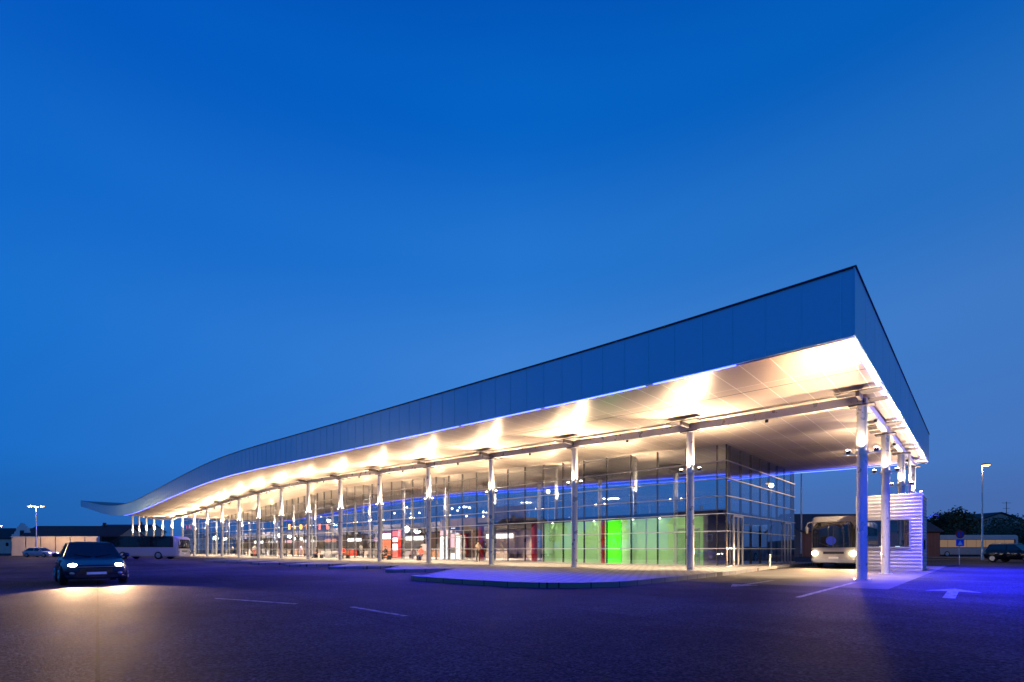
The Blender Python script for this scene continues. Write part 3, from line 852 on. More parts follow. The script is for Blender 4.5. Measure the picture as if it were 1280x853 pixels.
MB().poly([(bx0 + .1, by1 - .02, wz0), (bx1 - .1, by1 - .02, wz0), (bx1 - .1, by1 - .02, wz1), (bx0 + .1, by1 - .02, wz1)]).build('rear_pane', M['glassclear'], B, smooth=False)
MB().box(wx0, wx1, by0 + .1, by0 + .7, .98, 1.04).build('counter', M['wood'], B, smooth=False)
MB().box(bx1 + .01, bx1 + .06, 37.4, 37.75, 1.2, 1.75).build('wall_box', M['dark'], B, smooth=False)
cm_ = MB(); cm_.path([(bx1 + .02, 38.6, 3.1), (bx1 + .45, 38.6, 3.15)], .02, 6); cm_.tube((bx1 + .33, 38.6, 3.22), (bx1 + .62, 38.6, 3.16), .06, .06, 10); cm_.build('camera', M['dark'], B)
for i, px in enumerate((1101.5, 1122)):
    m = thing('payment_terminal', ('small lit card reader on the booth counter, left of the column', 'small lit card reader on the booth counter, right of the column')[i], 'terminal', (AX(px, by0 + .3), by0 + .3, 1.04))
    m_x = AX(px, by0 + .3)
    MB().box(m_x - .13, m_x + .13, by0 + .25, by0 + .35, 1.045, 1.4).build('housing', M['dark'], m, smooth=False)
    MB().box(m_x - .11, m_x + .11, by0 + .236, by0 + .249, 1.33, 1.39).build('screen', emis('screen_green%d' % i, (.7, 1, .8), 1.2), m, smooth=False)
lp = thing('service_pole', 'thin steel pole standing beside the rear booth column', 'pole', (-3.05, 37.9, 0))
MB().tube((-3.05, 37.9, 4.24), (-3.05, 37.9, 7.0), .07, .07, 12).build('pole', M['column'], lp)

# ---------------------------------------------------------------- poles, lamps, signs
def street_lamp(label, cx, d, h, heads, parent_power, m='lampwarm', group=None, w=None):
    p = w if w is not None else cw(cx, d)
    t = thing('street_lamp', label, 'street lamp', (p.x, p.y, 0), 0, group)
    m1 = MB().tube((p.x, p.y, 0), (p.x, p.y, h - .1), .11, .06, 12); m1.tube((p.x, p.y, 0), (p.x, p.y, .9), .15, .15, 12)
    m1.build('pole', M['steel'], t)
    for (dx, dd) in heads:
        e = cw(dx, dd) ; q = Vector((p.x + e.x, p.y + e.y, h))
        MB().path([(p.x, p.y, h - .15), (q.x, q.y, h)], .035, 6).build('arm', M['steel'], t)
        hd = MB().ball((q.x, q.y, h + .05), .38, .24, .11).build('lamp_head', M['dark'], t)
        MB().ball((q.x, q.y, h - .07), .36, .26, .16).build('lens', M[m], hd)
    light('POINT', 'lamp_light', (p.x, p.y, h - .35), parent_power, (1, .62, .28), .25, None, t)
    return t
street_lamp('tall street lamp with a triple head shining above the pale panel wall', -76.5, 80, 8.2, [(-1.1, 0), (0, -.4), (1.0, 0)], 5500)
street_lamp('far orange street lamp low at the left edge of the view', -174.5, 170, 9.3, [(0, 0)], 2500, 'lampred')
street_lamp('tall single street lamp behind the no-stopping sign', 54.8, 58, 11.0, [(0, -.5)], 3800)
street_lamp('tall street lamp across the yard seen mirrored in the glass front', 0, 0, 12, [(.8, .2)], 2500, 'lampwarm', None, Vector((-57, -9, 0)))

p = cw(43.6, 75)
t = thing('mast', 'slim tall mast rising beyond the glass end wall', 'mast', (p.x, p.y, 0))
MB().tube((p.x, p.y, 0), (p.x, p.y, 13.5), .13, .09, 12).build('shaft', M['plate'], t)
MB().tube((p.x, p.y, 0), (p.x, p.y, .55), .4, .3, 12).build('base', M['dark'], t)

p = cw(36.0, 40)
t = thing('road_sign', 'round red sign over a blue square plate on a thin post', 'road sign', (p.x, p.y, 0), R(43.2), None, True)
MB().tube((0, 0.05, 0), (0, 0.05, 2.75), .035, .035, 10).build('post', M['steel'], t, local=True)
MB().tube((0, .0, 2.42), (0, -.02, 2.42), .34, .34, 32).build('round_plate', mat('sign_red', (.45, .015, .02), .4), t, local=True)
MB().tube((0, -.0205, 2.42), (0, -.026, 2.42), .25, .25, 32).build('blue_disc', mat('sign_blue', (.02, .05, .35), .4), t, local=True)
MB().box(-.05, .05, -.031, -.0265, 2.2, 2.64).build('symbol_bar', mat('sign_red_bar', (.45, .015, .02), .4), t, local=True, smooth=False)
MB().box(-.32, .32, -.02, 0, 1.46, 2.02).build('square_plate', mat('sign_blue_plate', (.02, .10, .5), .4), t, local=True, smooth=False)
MB().poly([(-.2, -.024, 1.56), (.2, -.024, 1.56), (0, -.024, 1.92)]).build('symbol', M['white'], t, local=True, smooth=False)

yb = 32.2; xb = AX(962.5, yb)
t = thing('bollard', 'short white bollard on the pavement corner by the glass end wall', 'bollard', (xb, yb, ZP))
MB().tube((xb, yb, ZP), (xb, yb, ZP + .68), .045, .045, 12).build('post', M['white'], t)
MB().ball((xb, yb, ZP + .70), .06).build('cap', M['white'], t)

p = cw(149, 150)
t = thing('antenna_mast', 'thin lattice antenna mast on the right skyline', 'antenna', (p.x, p.y, 0))
MB().tube((p.x, p.y, 0), (p.x, p.y, 15.6), .12, .07, 8).build('shaft', M['dark'], t)
am = MB()
e = cw(1, 0)
for z, w in ((15.2, 1.4), (13.6, 1.0), (12.2, .8)):
    am.tube((p.x - e.x * w, p.y - e.y * w, z), (p.x + e.x * w, p.y + e.y * w, z), .05, .05, 6)
am.build('aerial', M['dark'], t)

# ---------------------------------------------------------------- far buildings
def house(label, cx, d, wid, dep, eave, ridge, wallm, roofm, name='house', gable_front=False, rz=0.0, windows=0, group=None, chimney=True, over=.35):
    p = cw(cx, d)
    t = thing(name, label, 'building', (p.x, p.y, 0), R(43.2) + rz, group, True)
    w2 = wid / 2; d2 = dep / 2
    m = MB()
    if gable_front:
        m.ring([[(-w2, y, 0), (w2, y, 0), (w2, y, eave), (0, y, ridge - .15), (-w2, y, eave)] for y in (-d2, d2)])
    else:
        m.ring([[(x, -d2, 0), (x, d2, 0), (x, d2, eave), (x, 0, ridge - .15), (x, -d2, eave)] for x in (-w2, w2)])
    m.build('wall', wallm, t, local=True, smooth=False)
    r = MB(); o = over
    if gable_front:
        sl = (ridge - eave) / w2
        r.ring([[(-w2 - o, y, eave - sl * o), (0, y, ridge), (w2 + o, y, eave - sl * o), (w2 + o, y, eave - sl * o + .18), (0, y, ridge + .2), (-w2 - o, y, eave - sl * o + .18)] for y in (-d2 - .3, d2 + .3)])
    else:
        sl = (ridge - eave) / d2
        r.ring([[(x, -d2 - o, eave - sl * o), (x, 0, ridge), (x, d2 + o, eave - sl * o), (x, d2 + o, eave - sl * o + .18), (x, 0, ridge + .2), (x, -d2 - o, eave - sl * o + .18)] for x in (-w2 - .3, w2 + .3)])
    rf_ = r.build('roof', roofm, t, local=True, smooth=False)
    if chimney: MB().box(w2 * .4, w2 * .4 + .6, -.3, .3, ridge - .5, ridge + 1.1).build('chimney', M['brick'], rf_, local=True, smooth=False)
    for i in range(windows):
        x = -w2 + wid * (i + .5) / windows
        f = MB().box(x - .55, x + .55, -d2 - .06, -d2 + .02, eave * .45, eave * .45 + 1.3).build('window', M['white'], t, local=True, smooth=False)
        MB().box(x - .45, x + .45, -d2 - .075, -d2 - .062, eave * .45 + .1, eave * .45 + 1.2).build('pane', M['carglass'], f, local=True, smooth=False)
    return t
house('long low house with a dark red tiled roof behind the panel wall', -122, 142, 27, 9, 5.0, 7.7, M['cream'], M['rooftile'], windows=7)
house('pale gabled house peeking over the long red roof', -129, 168, 17, 10, 7.2, 9.4, M['cream'], M['rooftile'], windows=4)
house('low dark house by the left edge under the orange lamp', -152, 150, 22, 9, 4.5, 7.4, M['cream'], M['darkroof'], windows=5)
# baroque scalloped gable
p = cw(-136.5, 139)
t = thing('gable_house', 'white house front with a scalloped baroque gable and dark attic opening', 'building', (p.x, p.y, 0), R(43.2), None, True)
gp = [(-2.9, 0), (2.9, 0), (2.9, 5.4), (2.3, 5.5), (2.1, 6.1), (1.75, 6.3), (1.6, 7.1), (1.2, 7.6), (.8, 7.75), (.65, 8.3), (0, 8.6), (-.65, 8.3), (-.8, 7.75), (-1.2, 7.6), (-1.6, 7.1), (-1.75, 6.3), (-2.1, 6.1), (-2.3, 5.5), (-2.9, 5.4)]
MB().ring([[(x, -.4, z) for x, z in gp], [(x, .1, z) for x, z in gp]]).build('gable_wall', M['white'], t, local=True, smooth=False)
MB().ring([[(x, y, z) for x, z in ((-2.7, 0), (2.7, 0), (2.7, 5.2), (0, 7.0), (-2.7, 5.2))] for y in (.12, 9)]).build('wall', M['cream'], t, local=True, smooth=False)
MB().box(-.55, .55, -.46, -.39, 4.9, 6.5).build('attic_opening', M['dark'], t, local=True, smooth=False)
# pale panel wall of site cabins
p = cw(-78.5, 86)
t = thing('panel_wall', 'long pale wall of site panels with dark joints at the yard end', 'wall', (p.x, p.y, 0), R(43.2), None, True)
for i in range(6):
    x = -8.0 + i * 2.55
    MB().box(x + .08, x + 2.47, -.1, .1, .1, 3.35).build('panel', M['cream'], t, local=True, smooth=False)
MB().box(-8.05, 7.35, -.06, .06, .05, 3.3).build('frame', M['dark'], t, local=True, smooth=False)
MB().box(-8.1, 7.4, -.18, .18, 3.36, 3.45).build('top_rail', M['white_metal'], t, local=True, smooth=False)
for x, z0, z1 in ((1.95, 1.35, 1.8), (-2.9, .35, .7)):
    MB().box(x - 1.0, x + 1.0, -.13, -.102, z0, z1).build('hatch', M['plate'], t, local=True, smooth=False)
# brick shed with a dark roof behind the booth
house('long brick depot building with a dark roof behind the coach and booth', 54.0, 80, 21, 10, 4.0, 6.7, M['brick'], M['darkroof'], name='depot_building', windows=0, chimney=False)
house('small house with a pale roof at the right skyline', 127, 122, 9, 8, 4.6, 6.9, M['cream'], M['paint_grey'], windows=2, chimney=False)
house('dark barn with a broad pitched roof on the right skyline', 107, 115, 26, 12, 4.8, 9.2, M['wall_tan'], M['darkroof'], name='barn', gable_front=True, chimney=False)
# houses across the yard, seen as reflections
def at_world(o, x, y, rz): o.location = (x, y, 0); o.rotation_euler = (0, 0, rz)
o = house('two-storey brick house across the yard mirrored in the glass, nearest the corner', 0, 0, 17, 10, 6.2, 9.2, M['brick'], M['rooftile'], windows=5); at_world(o, -38, -40, PI)
o = house('cream house across the yard mirrored left of the brick house', 0, 0, 15, 10, 6.8, 10, M['cream'], M['darkroof'], windows=4); at_world(o, -95, -44, PI)

# ---------------------------------------------------------------- trees
def leaf_mesh(seed, h, rx, rz_, n=1500):
    rnd = random.Random(seed); m = MB()
    blobs = []
    for i in range(9):
        a = rnd.uniform(0, 2 * PI); q = rnd.uniform(.2, .75)
        blobs.append((Vector((rx * q * math.cos(a), rx * q * math.sin(a), h - rz_ + rz_ * rnd.uniform(-.6, .8))), rnd.uniform(.32, .55) * rx))
    for i in range(n):
        c, r = rnd.choice(blobs)
        d = Vector((rnd.gauss(0, 1), rnd.gauss(0, 1), rnd.gauss(0, 1))).normalized() * r * rnd.uniform(.5, 1.08)
        q = c + d; s = rnd.uniform(.16, .34)
        u = Vector((rnd.gauss(0, 1), rnd.gauss(0, 1), rnd.gauss(0, 1))).normalized(); v = u.orthogonal().normalized()
        m.poly([q - u * s - v * s * .1, q + v * s * .6, q + u * s, q - v * s * .6])
    return m
def make_tree(seed, h, rx, rz_):
    t = thing('tree', None, 'tree', (0, 0, 0), 0, None, True)
    leaf_mesh(seed, h, rx, rz_).build('crown', M['leaf'], t, local=True, smooth=False, fixn=False)
    k = MB(); k.tube((0, 0, 0), (.1, 0, h - rz_ * 1.3), .28, .18, 8)
    rnd = random.Random(seed)
    for i in range(5):
        a = rnd.uniform(0, 6.28); k.tube((.1, 0, h - rz_ * 1.6 + i * .2), (rx * .6 * math.cos(a), rx * .6 * math.sin(a), h - rz_ * .6), .1, .03, 6)
    k.build('trunk', M['bark'], t, local=True)
    return t
protos = [make_tree(3, 8.5, 3.6, 3.4), make_tree(8, 7.0, 4.2, 2.8), make_tree(15, 9.6, 3.0, 4.2)]
TG = 'trees along the dark right skyline'; TL = 'dark leafy tree on the skyline right of the booth'
used = set()
def place(k, loc, rz, label, group):
    if k not in used:
        used.add(k); o = protos[k]; o.location = loc; o.rotation_euler = (0, 0, rz)
    else:
        o = dup(protos[k], loc, rz)
    o['label'] = label; o['group'] = group
rnd = random.Random(5)
for i, px in enumerate((1166, 1178, 1190, 1199, 1212, 1238, 1250, 1262, 1274, 1288)):
    d = 100 + rnd.uniform(-6, 14)
    place((i * 2 + (i > 5)) % 3 if px < 1230 else 1, cw((px - 640) / 622 * d, d), rnd.uniform(0, 6), TL, TG)
for i, px in enumerate((992, 1012)):
    d = 98; place(1, cw((px - 640) / 622 * d, d), rnd.uniform(0, 6), 'dark leafy tree behind the depot roof left of the coach', 'trees behind the depot')
for i, (x, y) in enumerate(((-62, -41), (-70, -44), (-78, -40), (-118, -45), (-128, -40), (-185, -42))):
    place(i % 3, (x, y, 0), rnd.uniform(0, 6), 'dark tree across the yard mirrored between the houses', 'trees across the yard')


# distant wood across the road behind the yard, seen only mirrored in the glass
tl = MB(); rt = random.Random(11)
for i in range(9000):
    x = rt.uniform(-430, -112); hmax = 6.5 + 2.2 * math.sin(x * .11) + 1.6 * math.sin(x * .31 + 1)
    q = Vector((x, -58 + rt.uniform(-5, 5), rt.uniform(0, 1) ** .8 * hmax)); sz = rt.uniform(.5, 1.1)
    u = Vector((rt.gauss(0, 1), rt.gauss(0, 1), rt.gauss(0, 1))).normalized(); v_ = u.orthogonal().normalized()
    tl.poly([q - u * sz, q + v_ * sz * .7, q + u * sz, q - v_ * sz * .7])
tag(tl.build('woods', M['leaf'], smooth=False, fixn=False), 'dark belt of trees far across the road', None, None, 'stuff')

# ---------------------------------------------------------------- people
def person(label, loc, rz, pose, shirt, legs, group=None):
    t = thing('person', label, 'person', loc, rz, group, True)
    V = []; E_ = []; Rd = []; Mt = []
    def v(p, r): V.append(Vector(p)); Rd.append(r); return len(V) - 1
    def e(a, b, m): E_.append((a, b)); Mt.append(m)
    sit = pose == 'sit'
    hz = .50 if sit else .93
    pel = v((0, 0, hz), .15); wa = v((0, -.01 if not sit else .02, hz + .2), .14); ch = v((0, .0, hz + .42), .165); nk = v((0, -.01, hz + .57), .065); hb = v((0, -.02, hz + .66), .085); ht = v((0, -.02, hz + .80), .085)
    e(pel, wa, 0); e(wa, ch, 0); e(ch, nk, 0); e(nk, hb, 2); e(hb, ht, 2)
    no = v((0, -.12, hz + .71), .018); e(hb, no, 2)
    for s in (-1, 1):
        sh = v((s * .19, 0, hz + .47), .07); e(ch, sh, 0)
        if pose == 'reach':
            el = v((s * .24, -.18, hz + .25), .048); wr = v((s * .18, -.40, hz + .28), .034)
        elif sit:
            el = v((s * .26, -.05, hz + .2), .048); wr = v((s * .16, -.28, hz + .14), .034)
        else:
            el = v((s * .25, .03, hz + .20), .048); wr = v((s * .25, -.06, hz - .03), .034)
        pm = v(V[wr] + (V[wr] - V[el]).normalized() * .08, .036)
        e(sh, el, 0); e(el, wr, 2); e(wr, pm, 2)
        d = (V[wr] - V[el]).normalized(); sd = d.orthogonal().normalized()
        for q, ln in enumerate((.055, .075, .08, .072)):
            f1 = v(V[pm] + d * ln * .6 + sd * (q - 1.5) * .021, .009); f2 = v(V[f1] + d * ln * .5 + Vector((0, -.012, 0)), .008); e(pm, f1, 2); e(f1, f2, 2)
        th_ = v(V[wr] + d * .05 + sd * .055, .010); th2 = v(V[th_] + d * .035 + sd * .01, .009); e(wr, th_, 2); e(th_, th2, 2)
        hp = v((s * .095, 0, hz - .05), .10); e(pel, hp, 1)
        if sit:
            kn = v((s * .13, -.44, hz - .02), .068); an = v((s * .13, -.42, .09), .045)
        else:
            st_ = s * .10 if pose == 'walk' else 0
            kn = v((s * .10, -st_ - .02, hz - .45), .066); an = v((s * .10, -st_ * 1.2 + .03, .09), .045)
        toe = v(V[an] + Vector((0, -.17, -.05)), .038)
        e(hp, kn, 1); e(kn, an, 1); e(an, toe, 3)
    me = bpy.data.meshes.new('tmp'); me.from_pydata(V, E_, [])
    ob = bpy.data.objects.new('tmp', me); C.objects.link(ob)
    sk = ob.modifiers.new('s', 'SKIN'); sk.use_smooth_shade = True
    for i, d in enumerate(me.skin_vertices[0].data):
        d.radius = (Rd[i], Rd[i]); d.use_root = (i == 0)
    sb = ob.modifiers.new('b', 'SUBSURF'); sb.levels = 1; sb.render_levels = 1
    dg = bpy.context.evaluated_depsgraph_get()
    nm = bpy.data.meshes.new_from_object(ob.evaluated_get(dg))
    bpy.data.objects.remove(ob)
    nm.name = 'body'
    nm.materials.clear()
    for mm in (shirt, legs, M['skin'], M['black']): nm.materials.append(mm)
    for pgn in nm.polygons:
        c = pgn.center; best = 9; bi = 0
        for (a, b), mi in zip(E_, Mt):
            A = V[a]; Bv = V[b]; ab = Bv - A; tt = max(0, min(1, (c - A).dot(ab) / max(1e-9, ab.length_squared)))
            q = (c - A - ab * tt).length - Rd[a] * .6
            if q < best: best = q; bi = mi
        pgn.material_index = bi; pgn.use_smooth = True
    bo = bpy.data.objects.new('body', nm); C.objects.link(bo); bo.parent = t
    MB().ball((0, .005, hz + .775), .105, .12, .11).build('hair', M['hair'], t, local=True)
    return t

# ---------------------------------------------------------------- benches, kiosks and signs in and before the hall
def bench(label, x, y, rz=0, group=None):
    t = thing('bench', label, 'bench', (x, y, ZP), rz, group, True)
    s = MB()
    for i in range(4): s.box(-.9, .9, -.22 + i * .115, -.12 + i * .115, .42, .46)
    s.build('seat', M['wood'], t, local=True, smooth=False)
    k = MB()
    for i in range(3): k.box(-.9, .9, .25, .28, .56 + i * .12, .65 + i * .12)
    k.build('backrest', M['wood'], t, local=True, smooth=False)
    for s_ in (-1, 1):
        MB().box(s_ * .75 - .03, s_ * .75 + .03, -.2, .25, 0, .418).box(s_ * .75 - .03, s_ * .75 + .03, .20, .245, .465, .92).build('leg', M['dark'], t, local=True, smooth=False)
    return t
BG = 'benches on the platform'
yb = 28.2
bench('wooden bench with the pink-shirted person by the glass wall', AX(529, yb), yb, 0, BG)
person('person in a pink shirt sitting on the bench beside a column', (AX(527, yb), yb - .05, ZP), R(35), 'sit', M['pink'], M['denim'])
bench('wooden bench below the red kiosk behind a column', AX(481, yb), yb, 0, BG)
person('person in dark clothes seated before the red kiosk', (AX(482.5, yb), yb - .05, ZP), R(20), 'sit', M['darkcloth'], M['darkcloth'])
bench('wooden bench with two seated people left of the white cafe tables', AX(398, yb), yb, 0, BG)
person('person in dark jacket seated left of the cafe tables', (AX(396.5, yb), yb - .05, ZP), R(-10), 'sit', M['darkcloth'], M['denim'])
person('person in a red top seated right of the cafe tables', (AX(430, yb), yb - .05, ZP), R(15), 'sit', M['red'], M['denim'])
bench('wooden bench right of the cafe tables under the red-topped person', AX(430.5, yb), yb, 0, BG)
bench('wooden bench far along the platform with a walker beside it', AX(317, yb), yb, 0, BG)
person('person in white standing far along the platform', (AX(318, 27.0), 27.0, ZP), R(60), 'walk', M['whitecloth'], M['pink'])
person('person in dark blue standing inside by the white doors', (AX(606, 33.0), 33.0, ZP + .03), R(-30), 'stand', M['denim'], M['darkcloth'])
person('person in brown reaching beside the white doors', (AX(597.5, 29.2), 29.2, ZP), R(70), 'reach', M['wall_tan'], M['darkcloth'])
person('person in light clothes walking in the hall left of the red kiosk', (AX(451, 33.5), 33.5, ZP + .03), R(90), 'walk', M['whitecloth'], M['darkcloth'])

def table(label, x, y, group):
    t = thing('cafe_table', label, 'table', (x, y, ZP), 0, group, True)
    MB().tube((0, 0, .71), (0, 0, .75), .42, .42, 20).build('table_top', M['white'], t, local=True)
    MB().tube((0, 0, .03), (0, 0, .709), .035, .035, 10).build('leg', M['steel'], t, local=True)
    MB().tube((0, 0, 0), (0, 0, .029), .26, .24, 16).build('base', M['steel'], t, local=True)
def chair(label, x, y, rz, group):
    t = thing('cafe_chair', label, 'chair', (x, y, ZP), rz, group, True)
    MB().box(-.21, .21, -.21, .21, .43, .46).build('seat', M['white'], t, local=True, smooth=False)
    MB().box(-.21, .21, .19, .215, .5, .88).build('backrest', M['white'], t, local=True, smooth=False)
    for a in (-1, 1):
        for b in (-1, 1):
            MB().tube((a * .18, b * .18, .429), (a * .2, b * .2, 0), .014, .014, 6).build('leg', M['steel'], t, local=True)
for i, px in enumerate((407, 414, 421)):
    x = AX(px, 28.0)
    table('white round cafe table on the platform, %s of three' % ('left', 'middle', 'right')[i], x, 28.0, 'cafe tables on the platform')
    for s in (-1, 1):
        chair('white cafe chair %s of the %s cafe table' % (('left', 'right')[s > 0], ('left', 'middle', 'right')[i]), x + s * .62, 28.05, -s * R(90), 'cafe chairs on the platform')

def kiosk(label, px0, px1, y, z1, bands, cat='kiosk', name='kiosk', depth=.6, case='white_metal', floor=ZP + .03):
    x0 = AX(px0, y); x1 = AX(px1, y)
    t = thing(name, label, cat, ((x0 + x1) / 2, y, floor))
    MB().box(x0, x1, y, y + depth, floor, z1).build('case', M[case], t, smooth=False)
    for (za, zb_, mm) in bands:
        MB().box(x0 + .06, x1 - .06, y - .03, y - .002, za, zb_).build('lit_panel', M[mm], t, smooth=False)
    return t
kiosk('red lit vending kiosk with a white sign band', 477, 490, 32.6, 3.35, [(.3, 2.3, 'lit_orange'), (2.42, 3.1, 'lit_white')], case='red')
kiosk('red and white lit pillar right of the red vending kiosk', 490.5, 497.5, 32.4, 3.4, [(.3, 1.0, 'lit_red'), (1.1, 1.85, 'lit_white'), (2.05, 2.55, 'lit_white'), (2.7, 3.3, 'lit_red')], case='red')
kiosk('tall white lit display with a pink header', 550, 559.3, 32.0, 3.15, [(.25, 2.5, 'lit_white'), (2.62, 3.1, 'lit_pink')], 'display', 'lit_display')
kiosk('pink lit display behind the dark hanging sign', 562, 568.6, 32.5, 2.9, [(.25, .8, 'lit_white'), (1.4, 2.75, 'lit_pink')], 'display', 'lit_display')
kiosk('white lit display nearest the white doors', 569.2, 575.6, 32.0, 2.6, [(.25, 2.5, 'lit_white')], 'display', 'lit_display')
kiosk('grey poster board behind the pink-shirted person', 526, 533.5, 29.6, 1.75, [], 'board', 'poster_board', .08, 'paint_grey', ZP)
def hang_sign(label, px0, px1, y, z0, z1, zc):
    x0 = AX(px0, y); x1 = AX(px1, y)
    t = thing('hanging_sign', label, 'sign', ((x0 + x1) / 2, y, z0), 0, 'dark hanging signs in the hall')
    MB().box(x0, x1, y - .06, y + .06, z0, z1).build('board', M['dark'], t, smooth=False)
    r = MB()
    for x in (x0 + .2, x1 - .2): r.tube((x, y, z1), (x, y, zc), .015, .015, 6)
    r.build('rod', M['dark'], t)
    l = MB()
    for i in range(3):
        xx = x0 + (x1 - x0) * (.34 + .14 * i); l.box(xx - .07, xx + .07, y - .075, y - .062, (z0 + z1) / 2 - .05, (z0 + z1) / 2 + .05)
    l.build('pictogram', M['lit_white'], t, smooth=False)
hang_sign('dark hanging sign above the pink and white displays', 561, 574, 32, 3.1, 3.5, 8.1)
hang_sign('dark hanging sign right of the white doors', 617, 633, 33, 3.3, 3.8, 7.8)
hang_sign('dark hanging sign over the oval white lamp', 514, 527, 33, 3.25, 3.6, 8.2)
hang_sign('dark hanging sign left of the red kiosk', 440, 452, 33, 3.1, 3.5, 8.5)
hang_sign('dark hanging sign under the amber letters', 388, 398, 34, 3.0, 3.4, 8.6)
hang_sign('dark hanging sign left of the amber letters', 356, 369, 34, 3.0, 3.4, 8.7)
GL = 'white globe lamps in the hall'
def globe(label, px, py, y, r, sx=1.0):
    x = AX(px, y); d = -.6847 * x + .7288 * y; z = 1.2 + (687 - py) / 622 * d
    t = thing('globe_lamp', label, 'lamp', (x, y, z), 0, GL)
    MB().ball((x, y, z), r * sx, r * sx, r).build('shade', M['globe'], t)
    MB().tube((x, y, z + r), (x, y, zs(x)), .012, .012, 6).build('cord', M['dark'], t)
    light('POINT', 'globe_light', (x, y, z - r - .1), 160, (1, .95, .85), .1, None, t)
globe('large round white lamp right of the red kiosk', 508, 661.8, 33, .36)
globe('oval white lamp below the dark hanging sign', 521.5, 664, 33.3, .27, 1.5)
globe('big white lamp far left in the hall', 269.5, 673.2, 33, .55)
globe('flat white lamp right of the big far left lamp', 280, 673.8, 33, .3, 1.8)
globe('round white lamp left of the amber letters', 349.5, 669.2, 33, .33)
globe('flat white lamp under the yellow letters', 361.5, 670.8, 33, .22, 1.8)
globe('small white lamp under the yellow letters, left of two', 368, 673.6, 33, .2)
globe('small white lamp under the yellow letters, right of two', 376.5, 673.6, 33, .2)
globe('flat white lamp at the far platform end, left of two', 320, 678, 33, .22, 1.4)
globe('flat white lamp at the far platform end, right of two', 326.5, 678, 33, .22, 1.4)
# glowing wall letters: worn glyph blocks, four yellow and two amber
def letters(label, pxs, y, mm):
    x0 = AX(pxs[0], y)
    t = thing('letter_sign', label, 'sign', (x0, y, 4.4))
    for i, px in enumerate(pxs):
        x = AX(px, y); m = MB(); d = -.6847 * x + .7288 * y; z = 1.2 + 28.2 / 622 * d; s = .34
        k = i % 4
        if k == 0: m.box(x - .22, x + .22, y - .06, y + .06, z - .42, z + .42)
        elif k == 1: m.prism([(x - .34, y - .06), (x + .34, y - .06), (x + .34, y + .06), (x - .34, y + .06)], z - .36, z + .1); m.box(x - .34, x + .05, y - .06, y + .06, z + .1, z + .38)
        elif k == 2: m.tube((x, y - .06, z), (x, y + .06, z), .4, .4, 12)
        else: m.box(x - .3, x + .3, y - .06, y + .06, z + .12, z + .36); m.box(x - .1, x + .1, y - .06, y + .06, z - .4, z + .12)
        m.build('glyph', M[mm], t, smooth=False)
    MB().box(AX(pxs[0], y) - .5, AX(pxs[-1], y) + .5, y + .065, y + .12, z - .55, z + .55).build('board', M['dark'], t, smooth=False)
letters('row of four glowing yellow glyphs high in the hall', (361.5, 367.5, 376, 383.5), 34, 'lit_yellow')
letters('two dim amber glyphs right of the yellow ones', (399.5, 409.5), 34, 'lit_amber')
letters('small red glowing glyphs far left in the hall', (233, 237), 34, 'lit_red')
# sparkling pendants: clusters of bulbs on cords
PG = 'pendant lamps hung high in the hall'
def pendant(label, px, py, y):
    x = AX(px, y); d = -.6847 * x + .7288 * y; z = 1.2 + (687 - py) / 622 * d
    t = thing('pendant_lamp', label, 'lamp', (x, y, z), 0, PG)
    MB().tube((x, y, z + .1), (x, y, zs(x)), .012, .012, 6).build('cord', M['dark'], t)
    MB().tube((x, y, z + .02), (x, y, z + .14), .12, .03, 12).build('cap', M['steel'], t)
    MB().ball((x, y, z - .03), .10).build('bulb', M['pendant'], t)
    return t
for i, (px, py) in enumerate(((461, 638.5), (493, 641.5), (508.5, 634), (514, 646.5), (524, 641), (565, 635.5), (572, 638), (583, 645), (587, 634.5), (604, 640), (604, 645.5), (610, 647), (478, 650), (401, 646), (311, 653.5), (317, 654), (245, 659), (272, 661))):
    pendant('small bright pendant bulb high in the glass hall', px, py, 33.5 + (i % 4) * 1.6)
# slim lamps added under the roof to brighten the hall
for i in range(7):
    x = -34 - i * 14.2; z = zs(x) - .5
    t = thing('hall_fill_lamp', 'added slim fill lamp under the hall roof', 'lamp', (x, 37, z), 0, 'added fill lamps under the hall roof')
    MB().box(x - 1.2, x + 1.2, 36.93, 37.07, z, z + .08).build('housing', M['dark'], t, smooth=False)  # housing of the added fill lamp
    MB().box(x - 1.15, x + 1.15, 36.95, 37.05, z - .02, z - .001).build('fill_lamp_diffuser', M['lit_white'], t, smooth=False)
    r = MB()
    for s in (-1, 1): r.tube((x + s, 37, z + .08), (x + s, 37, zs(x) + .05), .012, .012, 6)
    r.build('cord', M['dark'], t)
    light('AREA', 'hall_fill_light', (x, 37, z - .05), 6000, (1, .80, .62), 2.2, (0, 0, 0), t, sy=.12)
def seat_row(label, x, y):
    t = thing('seat_row', label, 'seats', (x, y, ZP + .03), 0, 'rows of waiting seats in the hall', True)
    for i in range(4):
        xx = -1.05 + i * .7
        MB().box(xx - .26, xx + .26, -.22, .22, .42, .46).build('seat', M['steel'], t, local=True, smooth=False)
        MB().box(xx - .26, xx + .26, .2, .24, .5, .9).build('backrest', M['steel'], t, local=True, smooth=False)
    MB().box(-1.3, 1.3, -.03, .03, .36, .418).build('rail', M['dark'], t, local=True, smooth=False)
    for s in (-1, 1): MB().box(s * .9 - .03, s * .9 + .03, -.2, .2, 0, .359).build('leg', M['dark'], t, local=True, smooth=False)
for i in range(9):
    seat_row('row of four steel waiting seats inside the glass hall', -46 - i * 9.0, 33.2)
WP = [(332, 34, 'walk', 'whitecloth', 'denim'), (343, 33.6, 'stand', 'pink', 'darkcloth'), (376, 34.2, 'stand', 'lilac', 'denim'), (290, 33.4, 'walk', 'cream', 'darkcloth'), (300, 34.5, 'stand', 'red', 'denim'), (356, 35, 'walk', 'darkcloth', 'whitecloth')]
